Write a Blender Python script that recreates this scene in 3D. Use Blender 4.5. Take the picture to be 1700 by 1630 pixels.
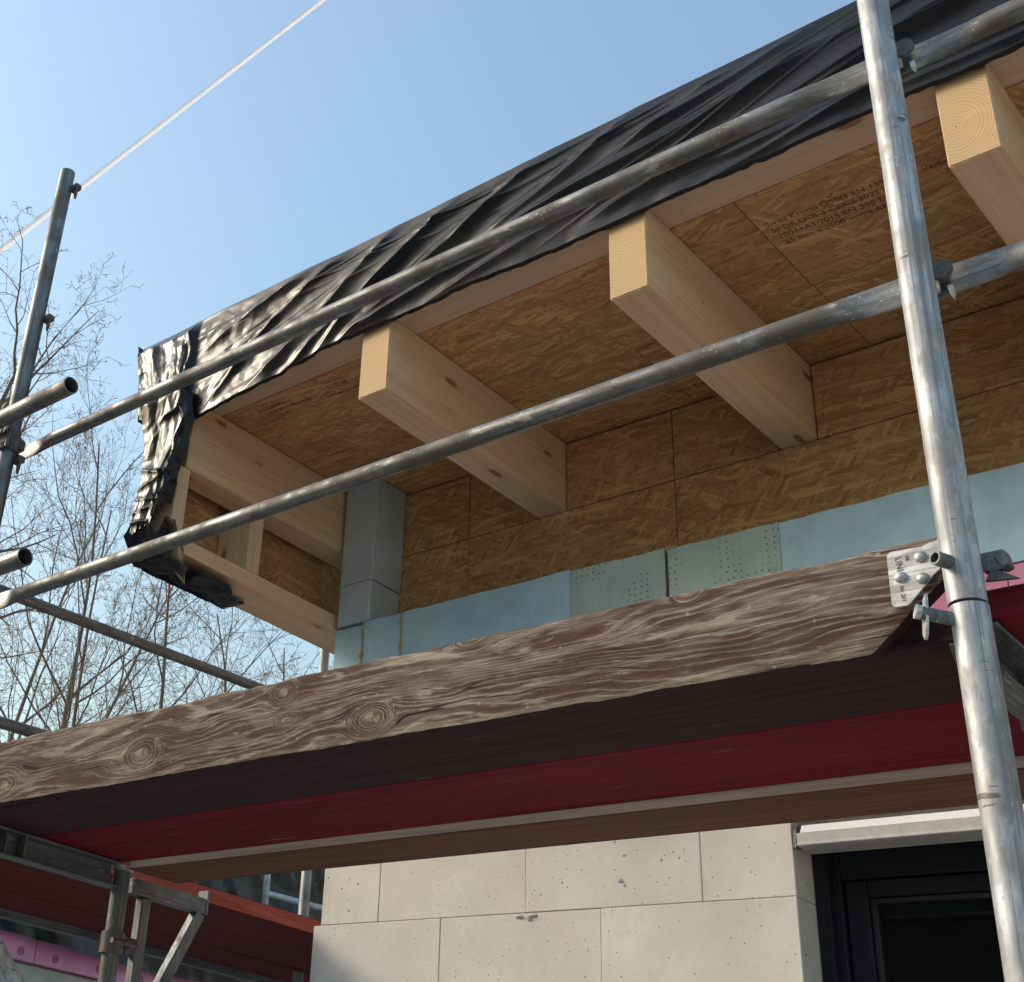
import bpy, bmesh, math, random
import numpy as np
from mathutils import Vector, Matrix

# ------------------------------------------------------------------ camera, sky, sun, exposure
scn = bpy.context.scene
for o in list(bpy.data.objects): bpy.data.objects.remove(o)
COL = scn.collection

cam_d = bpy.data.cameras.new('camera'); cam = bpy.data.objects.new('camera', cam_d); COL.objects.link(cam)
cam_d.sensor_fit = 'HORIZONTAL'; cam_d.sensor_width = 36.0; cam_d.lens = 47.925
cam_d.shift_x = 0.2618; cam_d.shift_y = -0.0286
cam_d.clip_start = 0.05; cam_d.clip_end = 12000
RT = Vector((0.70594054, 0.70036061, 0.10556027)); UP = Vector((0.26893422, -0.40293295, 0.87482537)); FW = Vector((-0.65522694, 0.58918592, 0.47279764))
cam.matrix_world = Matrix(((RT.x, UP.x, -FW.x, 1.7453), (RT.y, UP.y, -FW.y, -2.9345), (RT.z, UP.z, -FW.z, 1.6001), (0, 0, 0, 1)))
scn.camera = cam

SUN_EL = math.radians(29); SUN_DIR = Vector((-0.85 * math.cos(SUN_EL), -0.527 * math.cos(SUN_EL), math.sin(SUN_EL))).normalized()
world = bpy.data.worlds.new('World'); scn.world = world; world.use_nodes = True
wn = world.node_tree.nodes; wl = world.node_tree.links
for n in list(wn): wn.remove(n)
sky = wn.new('ShaderNodeTexSky'); sky.sky_type = 'NISHITA'; sky.sun_disc = False
sky.sun_elevation = SUN_EL; sky.sun_rotation = math.atan2(SUN_DIR.x, SUN_DIR.y)
sky.altitude = 200; sky.air_density = 2.2; sky.dust_density = 4.4; sky.ozone_density = 4.2
bg = wn.new('ShaderNodeBackground'); bg.inputs['Strength'].default_value = 0.15
wo = wn.new('ShaderNodeOutputWorld'); wl.new(sky.outputs[0], bg.inputs[0]); wl.new(bg.outputs[0], wo.inputs[0])

sun_d = bpy.data.lights.new('sun', 'SUN'); sun_d.energy = 1.5; sun_d.angle = math.radians(14); sun_d.color = (1.0, 0.86, 0.70)
sun = bpy.data.objects.new('sun', sun_d); COL.objects.link(sun); sun.location = (-20, -20, 20)
sun.rotation_euler = (-SUN_DIR).to_track_quat('-Z', 'Y').to_euler()
scn.view_settings.view_transform = 'Standard'; scn.view_settings.look = 'None'
scn.view_settings.exposure = 0.73; scn.view_settings.gamma = 1.0
scn.view_settings.use_curve_mapping = False
scn.cycles.max_bounces = 7; scn.cycles.diffuse_bounces = 4; scn.cycles.glossy_bounces = 3; scn.cycles.transmission_bounces = 4; scn.cycles.transparent_max_bounces = 6
scn.cycles.caustics_reflective = False; scn.cycles.caustics_refractive = False; scn.cycles.use_adaptive_sampling = True

# ------------------------------------------------------------------ helpers
rnd = random.Random(7)
def tag(o, label, cat, group=None, kind=None):
    if label: o['label'] = label
    if cat: o['category'] = cat
    if group: o['group'] = group
    if kind: o['kind'] = kind
    return o
ORIG = {}
def empty(name, loc, label=None, cat=None, group=None):
    o = bpy.data.objects.new(name, None); COL.objects.link(o); o.location = loc; o.empty_display_size = .1
    ORIG[o] = Vector(loc); tag(o, label, cat, group); return o
def worg(o): return ORIG[o]
def obj(name, verts, faces, mats, parent=None, origin=None, smooth=False, fmat=None, bevel=0, bseg=1):
    """verts in world coordinates -> object with its own origin, parented by translation only"""
    if origin is None: origin = worg(parent) if parent else Vector((0, 0, 0))
    origin = Vector(origin)
    me = bpy.data.meshes.new(name)
    v = np.asarray(verts, float) - np.array(origin)
    me.from_pydata(v.tolist(), [], [tuple(int(i) for i in f) for f in faces])
    if not isinstance(mats, (list, tuple)): mats = [mats]
    for m in mats: me.materials.append(m)
    if fmat is not None: me.polygons.foreach_set('material_index', list(fmat))
    if bevel:
        bm = bmesh.new(); bm.from_mesh(me)
        bmesh.ops.bevel(bm, geom=list(bm.edges), offset=bevel, segments=bseg, affect='EDGES', profile=.5, clamp_overlap=True)
        bm.to_mesh(me); bm.free()
    if smooth: me.polygons.foreach_set('use_smooth', [True] * len(me.polygons))
    me.update()
    o = bpy.data.objects.new(name, me); COL.objects.link(o)
    ORIG[o] = origin
    if parent: o.parent = parent; o.location = origin - worg(parent)
    else: o.location = origin
    return o
def boxvf(x0, x1, y0, y1, z0, z1):
    v = [(x0, y0, z0), (x1, y0, z0), (x1, y1, z0), (x0, y1, z0), (x0, y0, z1), (x1, y0, z1), (x1, y1, z1), (x0, y1, z1)]
    f = [(0, 3, 2, 1), (4, 5, 6, 7), (0, 1, 5, 4), (1, 2, 6, 5), (2, 3, 7, 6), (3, 0, 4, 7)]   # bottom top front right back left
    return v, f
def box(name, x0, x1, y0, y1, z0, z1, mats, parent=None, origin=None, fmat=None, bevel=.002):
    v, f = boxvf(x0, x1, y0, y1, z0, z1)
    return obj(name, v, f, mats, parent, origin, False, fmat, bevel)
def prism(name, pts, axis, a0, a1, mat, parent=None, bevel=0, origin=None):
    """polygon pts in the plane normal to axis, extruded from a0 to a1"""
    n = len(pts); v = []
    for a in (a0, a1):
        for p, q in pts:
            v.append({'x': (a, p, q), 'y': (p, a, q), 'z': (p, q, a)}[axis])
    f = [tuple(range(n)), tuple(range(2 * n - 1, n - 1, -1))]
    for i in range(n): j = (i + 1) % n; f.append((i, n + i, n + j, j))
    o = obj(name, v, f, mat, parent, origin, False, None, bevel)
    bm = bmesh.new(); bm.from_mesh(o.data); bmesh.ops.recalc_face_normals(bm, faces=bm.faces); bm.to_mesh(o.data); bm.free()
    return o
def frame_of(d):
    d = Vector(d).normalized(); a = Vector((0, 0, 1)) if abs(d.z) < .9 else Vector((0, 1, 0))
    s = d.cross(a).normalized(); t = s.cross(d).normalized(); return d, s, t
def sweep(path, rad, n=20, cap=True, shape=None):
    """path list of points, rad list of (rs, rt) half sizes; rings joined; returns v,f"""
    v = []; f = []; m = len(path)
    d, s, t = frame_of(Vector(path[-1]) - Vector(path[0]))
    for i, p in enumerate(path):
        p = Vector(p); rs, rt = rad[i] if isinstance(rad[i], (tuple, list)) else (rad[i], rad[i])
        for k in range(n):
            a = 2 * math.pi * k / n
            v.append(p + s * (rs * math.cos(a)) + t * (rt * math.sin(a)))
    for i in range(m - 1):
        for k in range(n):
            b = (k + 1) % n; f.append((i * n + k, i * n + b, (i + 1) * n + b, (i + 1) * n + k))
    if cap: f.append(tuple(range(n - 1, -1, -1))); f.append(tuple(range((m - 1) * n, m * n)))
    return v, f
def fixn(o):
    bm = bmesh.new(); bm.from_mesh(o.data); bmesh.ops.recalc_face_normals(bm, faces=bm.faces); bm.to_mesh(o.data); bm.free()
def shade(o, ang=40):
    me = o.data
    me.polygons.foreach_set('use_smooth', [True] * len(me.polygons))
    bm = bmesh.new(); bm.from_mesh(me)
    for e in bm.edges:
        if len(e.link_faces) == 2 and e.calc_face_angle(0) > math.radians(ang): e.smooth = False
    bm.to_mesh(me); bm.free()
def rod(name, p0, p1, r, mat, parent=None, n=20, origin=None, steps=1):
    path = [Vector(p0).lerp(Vector(p1), i / steps) for i in range(steps + 1)]
    v, f = sweep(path, [r] * len(path), n); o = obj(name, v, f, mat, parent, origin); fixn(o); shade(o); return o
def pipe(name, p0, p1, r, th, mat, parent=None, n=24, origin=None):
    p0 = Vector(p0); p1 = Vector(p1); d, s, t = frame_of(p1 - p0); v = []; f = []
    for p, rr in ((p0, r), (p1, r), (p1, r - th), (p0, r - th)):
        for k in range(n):
            a = 2 * math.pi * k / n; v.append(p + s * rr * math.cos(a) + t * rr * math.sin(a))
    for i in range(4):
        j = (i + 1) % 4
        for k in range(n):
            b = (k + 1) % n; f.append((i * n + k, i * n + b, j * n + b, j * n + k))
    o = obj(name, v, f, mat, parent, origin); fixn(o); shade(o); return o
def merge(parts):
    V = []; F = []
    for v, f in parts:
        b = len(V); V += [tuple(p) for p in v]; F += [tuple(i + b for i in q) for q in f]
    return V, F

# value noise for mesh shaping
def vnoise(x, y, seed=0):
    x = np.asarray(x, float); y = np.asarray(y, float)
    xi = np.floor(x).astype(np.int64); yi = np.floor(y).astype(np.int64); xf = x - xi; yf = y - yi
    def h(a, b):
        n = (a * 374761393 + b * 668265263 + seed * 1442695041) & 0x7fffffff
        n = ((n ^ (n >> 13)) * 1274126177) & 0x7fffffff
        return ((n ^ (n >> 16)) & 0xffff) / 65535.0
    u = xf * xf * xf * (xf * (xf * 6 - 15) + 10); w = yf * yf * yf * (yf * (yf * 6 - 15) + 10)
    return ((h(xi, yi) * (1 - u) + h(xi + 1, yi) * u) * (1 - w) + (h(xi, yi + 1) * (1 - u) + h(xi + 1, yi + 1) * u) * w) * 2 - 1

def facet(x, y, seed=0):
    # random lattice heights, linear on triangles: sharp-creased like crumpled film
    x = np.asarray(x, float); y = np.asarray(y, float); sk = (x + y) * .366; i = np.floor(x + sk); j = np.floor(y + sk); t = (i + j) * .2113
    fx = x - (i - t); fy = y - (j - t)
    u, v = x + sk - i, y + sk - j
    def h(a, b):
        n = (a.astype(np.int64) * 374761393 + b.astype(np.int64) * 668265263 + seed * 1442695041) & 0x7fffffff
        n = ((n ^ (n >> 13)) * 1274126177) & 0x7fffffff
        return ((n ^ (n >> 16)) & 0xffff) / 65535.0
    h00, h10, h01, h11 = h(i, j), h(i + 1, j), h(i, j + 1), h(i + 1, j + 1)
    return np.where(u > v, h00 + (h10 - h00) * u + (h11 - h10) * v, h00 + (h11 - h01) * u + (h01 - h00) * v)
# ------------------------------------------------------------------ materials
class NT:
    def __init__(s, name):
        s.m = bpy.data.materials.new(name); s.m.use_nodes = True; s.t = s.m.node_tree
        for n in list(s.t.nodes): s.t.nodes.remove(n)
        s.out = s.t.nodes.new('ShaderNodeOutputMaterial'); s.bsdf = s.t.nodes.new('ShaderNodeBsdfPrincipled')
        s.t.links.new(s.bsdf.outputs[0], s.out.inputs[0])
        s.tc = s.t.nodes.new('ShaderNodeTexCoord'); s.oi = s.t.nodes.new('ShaderNodeObjectInfo')
    def put(s, sock, v):
        if isinstance(v, bpy.types.NodeSocket): s.t.links.new(v, sock)
        elif v is not None:
            if sock.type == 'RGBA' and not isinstance(v, (int, float)) and len(v) == 3: v = (*v, 1)
            sock.default_value = v
    def math(s, op, a, b=None, c=None, clamp=False):
        n = s.t.nodes.new('ShaderNodeMath'); n.operation = op; n.use_clamp = clamp
        for i, v in enumerate((a, b, c)):
            if v is not None: s.put(n.inputs[i], v)
        return n.outputs[0]
    def vmath(s, op, a, b=None):
        n = s.t.nodes.new('ShaderNodeVectorMath'); n.operation = op; s.put(n.inputs[0], a)
        if b is not None: s.put(n.inputs[1], b)
        return n.outputs[0]
    def obj(s, rand=0.0):
        c = s.tc.outputs['Object']
        if rand:
            r = s.math('MULTIPLY', s.oi.outputs['Random'], rand)
            c = s.vmath('ADD', c, s.comb(r, r, r))
        return c
    def sep(s, v):
        n = s.t.nodes.new('ShaderNodeSeparateXYZ'); s.put(n.inputs[0], v); return n.outputs
    def comb(s, x, y, z=0.0):
        n = s.t.nodes.new('ShaderNodeCombineXYZ')
        for i, q in enumerate((x, y, z)): s.put(n.inputs[i], q)
        return n.outputs[0]
    def map(s, v, scale=(1, 1, 1), rot=(0, 0, 0), loc=(0, 0, 0)):
        n = s.t.nodes.new('ShaderNodeMapping'); s.put(n.inputs[0], v); n.inputs['Location'].default_value = loc
        n.inputs['Rotation'].default_value = rot; n.inputs['Scale'].default_value = scale; return n.outputs[0]
    def noise(s, v, scale=5, det=4, rough=.55, dist=0, col=False):
        n = s.t.nodes.new('ShaderNodeTexNoise'); s.put(n.inputs['Vector'], v); n.inputs['Scale'].default_value = scale
        n.inputs['Detail'].default_value = det; n.inputs['Roughness'].default_value = rough; n.inputs['Distortion'].default_value = dist
        return n.outputs['Color' if col else 'Fac']
    def vor(s, v, scale=5, rand=1, feat='F1', dims='3D', metric='EUCLIDEAN'):
        n = s.t.nodes.new('ShaderNodeTexVoronoi'); n.voronoi_dimensions = dims; n.feature = feat
        if feat != 'DISTANCE_TO_EDGE': n.distance = metric
        s.put(n.inputs['Vector'], v); n.inputs['Scale'].default_value = scale; n.inputs['Randomness'].default_value = rand
        return n.outputs
    def ramp(s, f, stops, interp='LINEAR'):
        n = s.t.nodes.new('ShaderNodeValToRGB'); s.put(n.inputs[0], f); e = n.color_ramp.elements; n.color_ramp.interpolation = interp
        while len(e) < len(stops): e.new(.5)
        for q, (p, c) in zip(e, stops):
            q.position = p; q.color = (c, c, c, 1) if isinstance(c, (int, float)) else (*c, 1)
        return n.outputs[0]
    def mix(s, f, a, b, blend='MIX'):
        n = s.t.nodes.new('ShaderNodeMix'); n.data_type = 'RGBA'; n.blend_type = blend
        s.put(n.inputs[0], f); s.put(n.inputs[6], a); s.put(n.inputs[7], b); return n.outputs[2]
    def sstep(s, f, a, b):
        n = s.t.nodes.new('ShaderNodeMapRange'); n.interpolation_type = 'SMOOTHSTEP'; s.put(n.inputs[0], f)
        n.inputs[1].default_value = a; n.inputs[2].default_value = b; return n.outputs[0]
    def bump(s, h, strength=.3, dist=.002):
        n = s.t.nodes.new('ShaderNodeBump'); s.put(n.inputs['Height'], h); n.inputs['Strength'].default_value = strength
        n.inputs['Distance'].default_value = dist; s.put(s.bsdf.inputs['Normal'], n.outputs[0]); return n
    def fin(s, col, rough=.7, metal=0, spec=None):
        s.put(s.bsdf.inputs['Base Color'], col); s.put(s.bsdf.inputs['Roughness'], rough); s.put(s.bsdf.inputs['Metallic'], metal)
        if spec is not None: s.put(s.bsdf.inputs['Specular IOR Level'], spec)
        return s.m

def axes(n, v, a, b, c):
    """reorder so that out.x runs along axis a (grain), y=b, z=c"""
    o = n.sep(v); i = {'x': 0, 'y': 1, 'z': 2}
    return n.comb(o[i[a]], o[i[b]], o[i[c]])

def spruce(name, grain='y', tone=(0.69, 0.51, 0.33), knots=1.0, crack=1.0):
    n = NT(name); oth = [q for q in 'xyz' if q != grain]
    v = axes(n, n.obj(7.3), grain, *oth)
    warp = n.noise(n.map(v, (1.6, 5, 5)), 1.0, 2)
    w3 = n.vmath('ADD', v, n.comb(0.0, n.math('MULTIPLY', n.math('SUBTRACT', warp, .5), .05), n.math('MULTIPLY', n.math('SUBTRACT', warp, .5), .04)))
    g1 = n.noise(n.map(w3, (1.2, 70, 70)), 1.0, 5, .6)
    g2 = n.noise(n.map(w3, (.5, 16, 16)), 1.0, 3, .5)
    fine = n.noise(n.map(w3, (8, 320, 320)), 1.0, 2, .6)
    c = n.ramp(g1, [(.25, tuple(k * .80 for k in tone)), (.5, tone), (.75, tuple(min(1, k * 1.09) for k in tone))])
    c = n.mix(n.math('MULTIPLY', n.sstep(g2, .5, .66), .30), c, tuple(k * q for k, q in zip(tone, (.80, .66, .52))))
    c = n.mix(.10, c, n.ramp(fine, [(.3, .3), (.7, .9)]), 'OVERLAY')
    # knots
    kv = n.vor(n.map(v, (3.2, 9.5, 9.5)), 1.0)
    kd = kv['Distance']; kr = n.sep(kv['Color'])[0]
    has = n.math('GREATER_THAN', kr, .35)
    k1 = n.math('MULTIPLY', n.math('SUBTRACT', 1.0, n.sstep(kd, .085, .15)), has)
    halo = n.math('MULTIPLY', n.math('SUBTRACT', 1.0, n.sstep(kd, .10, .30)), has)
    ringk = n.math('SINE', n.math('MULTIPLY', kd, 130.0))
    c = n.mix(n.math('MULTIPLY', halo, .30 * knots), c, tuple(k * q for k, q in zip(tone, (.70, .55, .42))))
    c = n.mix(n.math('MULTIPLY', k1, .85 * knots), c, n.mix(n.sstep(ringk, -.4, .8), (.17, .085, .04), (.28, .15, .08)))
    # drying cracks
    cr = n.noise(n.map(w3, (.9, 26, 26), loc=(3.1, 0, 0)), 1.0, 0)
    ck = n.math('MULTIPLY', n.math('SUBTRACT', 1.0, n.sstep(n.math('ABSOLUTE', n.math('SUBTRACT', cr, .5)), .0, .006)), n.sstep(n.noise(n.map(v, (1.2, 3, 3), loc=(9, 2, 1)), 1.0, 1), .60, .64))
    c = n.mix(n.math('MULTIPLY', ck, .7 * crack), c, (.08, .05, .03))
    stain = n.noise(n.map(v, (1.4, 3, 3), loc=(4, 4, 4)), 1.0, 3)
    c = n.mix(n.math('MULTIPLY', n.sstep(stain, .45, .75), .16), c, (.34, .27, .21))
    n.bump(n.math('ADD', n.math('MULTIPLY', g1, .5), n.math('MULTIPLY', fine, .5)), .25, .0015)
    return n.fin(c, n.ramp(g1, [(0, .62), (1, .78)]), 0, .3)

def spruce_end(name, cx, cz, tone=(.60, .43, .25)):
    n = NT(name); o = n.sep(n.obj())
    wob = n.noise(n.map(n.obj(3.0), (7, 0, 7)), 1.0, 2)
    dx = n.math('SUBTRACT', o[0], cx); dz = n.math('MULTIPLY', n.math('SUBTRACT', o[2], cz), .86)
    r = n.math('SQRT', n.math('ADD', n.math('MULTIPLY', dx, dx), n.math('MULTIPLY', dz, dz)))
    r = n.math('ADD', r, n.math('MULTIPLY', n.math('SUBTRACT', wob, .5), .014))
    rw = n.math('ADD', r, n.math('MULTIPLY', n.noise(n.comb(n.math('MULTIPLY', r, 30.0), .3, cx), 1.0, 1), .010))
    saw = n.math('FRACT', n.math('MULTIPLY', rw, 125.0))
    ring = n.ramp(saw, [(0, .0), (.55, .15), (.88, 1), (.97, .9), (1, 0)])
    fine = n.noise(n.obj(2.0), 260, 2, .7)
    sawm = n.noise(n.map(n.obj(2.0), (12, 1, 260)), 1.0, 2, .6)
    c = n.mix(n.math('MULTIPLY', ring, .62), tone, (.40, .235, .10))
    c = n.mix(n.math('MULTIPLY', n.sstep(fine, .45, .7), .18), c, (.42, .28, .14))
    c = n.mix(n.math('MULTIPLY', n.sstep(sawm, .5, .72), .14), c, (.78, .62, .42))
    pith = n.math('SUBTRACT', 1.0, n.sstep(r, .0015, .003)); c = n.mix(pith, c, (.15, .08, .03))
    # pale star shake
    ray = n.math('SUBTRACT', 1.0, n.sstep(n.math('ABSOLUTE', n.math('SUBTRACT', dz, n.math('MULTIPLY', dx, .45))), .0, .0028))
    ray = n.math('MULTIPLY', ray, n.math('MULTIPLY', n.sstep(dx, .008, .02), n.math('SUBTRACT', 1.0, n.sstep(dx, .05, .065))))
    c = n.mix(n.math('MULTIPLY', ray, .28), c, (.82, .68, .48))
    n.bump(n.math('ADD', sawm, n.math('MULTIPLY', ring, .5)), .25, .001)
    return n.fin(c, .75, 0, .25)

def osb(name, a, b, dark=1.0):
    n = NT(name); o = n.sep(n.obj(5.7)); i = {'x': 0, 'y': 1, 'z': 2}
    uv = n.comb(o[i[a]], o[i[b]], 0.0)
    wv = n.noise(uv, 6, 2, .5, col=True)
    wv2 = n.noise(uv, 1.7, 0, .5, col=True)
    uvw = n.vmath('ADD', n.vmath('ADD', uv, n.vmath('MULTIPLY', n.vmath('SUBTRACT', wv, (.5, .5, .5)), (.014, .014, 0))), n.vmath('MULTIPLY', n.vmath('SUBTRACT', wv2, (.5, .5, .5)), (.10, .15, 0)))
    base = n.noise(n.map(uvw, (9, 90, 1)), 1.0, 4, .6)
    c = n.ramp(base, [(.25, (.21, .115, .052)), (.5, (.30, .175, .084)), (.75, (.38, .235, .118))])
    h = base
    gr = n.noise(n.map(uvw, (60, 200, 1)), 1.0, 3, .6)
    layers = [(.12, (11, 96, 1), .30), (-.30, (12, 80, 1), .48), (.44, (11, 86, 1), .52), (-1.0, (14, 96, 1), .68), (.02, (8, 66, 1), .62)]
    for k, (ang, sc, thr) in enumerate(layers):
        p = n.map(uvw, (1, 1, 1), (0, 0, ang), (k * 3.17, k * 1.71, 0))
        vo = n.vor(n.map(p, sc), 1.0, 1.0, 'F1', '2D')
        r = n.sep(vo['Color'])
        m = n.math('MULTIPLY', n.math('GREATER_THAN', r[0], thr), n.math('SUBTRACT', 1.0, n.sstep(vo['Distance'], .60, .68)))
        t = n.math('ADD', n.math('MULTIPLY', r[1], .75), n.math('MULTIPLY', n.math('SUBTRACT', gr, .4), .6))
        sc_ = n.ramp(t, [(0, (.16, .082, .036)), (.14, (.26, .148, .068)), (.5, (.33, .198, .094)), (.75, (.41, .265, .136)), (1, (.50, .35, .20))])
        c = n.mix(n.math('MULTIPLY', m, .95), c, sc_)
        h = n.math('ADD', n.math('MULTIPLY', h, n.math('SUBTRACT', 1.0, m)), n.math('MULTIPLY', r[2], m))
    c = n.mix(1.0, c, (1.58, 1.54, 1.42), 'MULTIPLY')
    big = n.noise(uv, 2.2, 2)
    c = n.mix(n.math('MULTIPLY', n.sstep(big, .4, .7), .25), c, (.20, .108, .052))
    if dark != 1.0: c = n.mix(1.0, c, (dark, dark, dark), 'MULTIPLY')
    n.bump(h, .35, .0018)
    return n.fin(c, n.ramp(h, [(0, .55), (1, .7)]), 0, .35)

def galv(name, tone=(.50, .53, .55), dirt=.25, dirtc=(.16, .14, .11), rough=.42, scratch=.5, axis='z', metal=.85, splat=.0):
    n = NT(name); oth = [q for q in 'xyz' if q != axis]
    v = axes(n, n.obj(11.0), axis, *oth)
    big = n.noise(v, 9, 3, .6); mid = n.noise(n.map(v, (14, 60, 60)), 1.0, 4, .65)
    st = n.noise(n.map(v, (3, 160, 160)), 1.0, 3, .6); sp = n.vor(v, 90)
    c = n.mix(n.sstep(mid, .35, .7), tuple(k * .72 for k in tone), tuple(min(1, k * 1.15) for k in tone))
    c = n.mix(n.math('MULTIPLY', n.sstep(st, .5, .62), .75), c, tuple(k * .45 for k in tone))
    blot = n.noise(n.map(v, (11, 26, 26), loc=(5, 1, 8)), 1.0, 4, .65); c = n.mix(n.math('MULTIPLY', n.sstep(blot, .50, .60), .55), c, tuple(k * .5 for k in tone))
    spk = n.math('SUBTRACT', 1.0, n.sstep(sp['Distance'], .10, .30)); spm = n.math('GREATER_THAN', n.sep(sp['Color'])[0], .72)
    c = n.mix(n.math('MULTIPLY', n.math('MULTIPLY', spk, spm), .4), c, tuple(k * .4 for k in tone))
    # scratches round and along the tube
    s1 = n.noise(n.map(v, (120, 14, 14), loc=(2, 5, 1)), 1.0, 2, .5); sm = n.sstep(n.noise(v, 16, 2), .53, .6)
    sc = n.math('MULTIPLY', n.math('MULTIPLY', n.sstep(s1, .63, .68), sm), scratch)
    c = n.mix(sc, c, (.12, .12, .12))
    wh = n.math('MULTIPLY', n.sstep(n.noise(n.map(v, (30, 110, 110), loc=(7, 7, 2)), 1.0, 3, .6), .62, .70), n.sstep(n.noise(v, 12, 2), .48, .6))
    c = n.mix(n.math('MULTIPLY', wh, .5), c, (.78, .80, .80))
    d = n.math('MULTIPLY', n.sstep(big, .40, .68), dirt)
    c = n.mix(d, c, dirtc)
    if splat:
        sv = n.noise(n.map(v, (9, 20, 20), loc=(1.7, 3, 2)), 1.0, 4, .6)
        c = n.mix(n.math('MULTIPLY', n.sstep(sv, .66, .69), splat), c, (.46, .43, .37))
        dots = n.vor(v, 130); dm = n.math('MULTIPLY', n.math('SUBTRACT', 1.0, n.sstep(dots['Distance'], .16, .28)), n.math('GREATER_THAN', n.sep(dots['Color'])[1], .66))
        c = n.mix(n.math('MULTIPLY', dm, n.math('MULTIPLY', n.sstep(n.noise(v, 7, 2), .45, .55), splat)), c, (.50, .48, .42))
        d = n.math('ADD', d, n.math('MULTIPLY', n.sstep(sv, .66, .69), splat), clamp=True)
    n.bump(n.math('ADD', n.math('MULTIPLY', mid, .6), n.math('MULTIPLY', st, .4)), .18, .001)
    rr = n.math('ADD', n.ramp(mid, [(.3, rough - .08), (.7, rough + .12)]), n.math('MULTIPLY', d, .35))
    mt = n.math('MULTIPLY', n.math('SUBTRACT', 1.0, d), metal)
    return n.fin(c, rr, mt)

def paintwood(name, tone, worn=(.30, .24, .18), wear=.3, axis='x', rough=.7):
    n = NT(name); oth = [q for q in 'xyz' if q != axis]
    v = axes(n, n.obj(9.1), axis, *oth)
    wp = n.noise(n.map(v, (1.5, 6, 6)), 1.0, 2); w = n.vmath('ADD', v, n.comb(0.0, n.math('MULTIPLY', wp, .03), n.math('MULTIPLY', wp, .03)))
    g = n.noise(n.map(w, (1.5, 60, 60)), 1.0, 5, .65); g2 = n.noise(n.map(w, (.7, 14, 14)), 1.0, 3, .6)
    c = n.ramp(g, [(.25, tuple(k * .55 for k in tone)), (.5, tone), (.8, tuple(min(1, k * 1.35) for k in tone))])
    c = n.mix(n.math('MULTIPLY', n.sstep(g2, .52, .75), .55), c, tuple(k * .5 for k in tone))
    wm = n.math('MULTIPLY', n.math('MULTIPLY', n.sstep(n.noise(n.map(w, (5, 60, 60), loc=(3, 1, 4)), 1.0, 4, .7), .60, .72), n.sstep(n.noise(v, 5, 2), .42, .62)), wear)
    c = n.mix(wm, c, worn)
    kn = n.vor(n.map(v, (1.6, 7, 7), loc=(2, 3, 1)), 1.0); km = n.math('MULTIPLY', n.math('SUBTRACT', 1.0, n.sstep(kn['Distance'], .08, .20)), n.math('GREATER_THAN', n.sep(kn['Color'])[0], .5)); c = n.mix(n.math('MULTIPLY', km, .6), c, tuple(k * .35 for k in tone))
    sp_ = n.vor(v, 40); sm_ = n.math('MULTIPLY', n.math('SUBTRACT', 1.0, n.sstep(sp_['Distance'], .08, .16)), n.math('GREATER_THAN', n.sep(sp_['Color'])[1], .86)); c = n.mix(n.math('MULTIPLY', sm_, .5 * wear), c, worn)
    n.bump(g, .35, .0015)
    return n.fin(c, rough, 0, .10)

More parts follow.
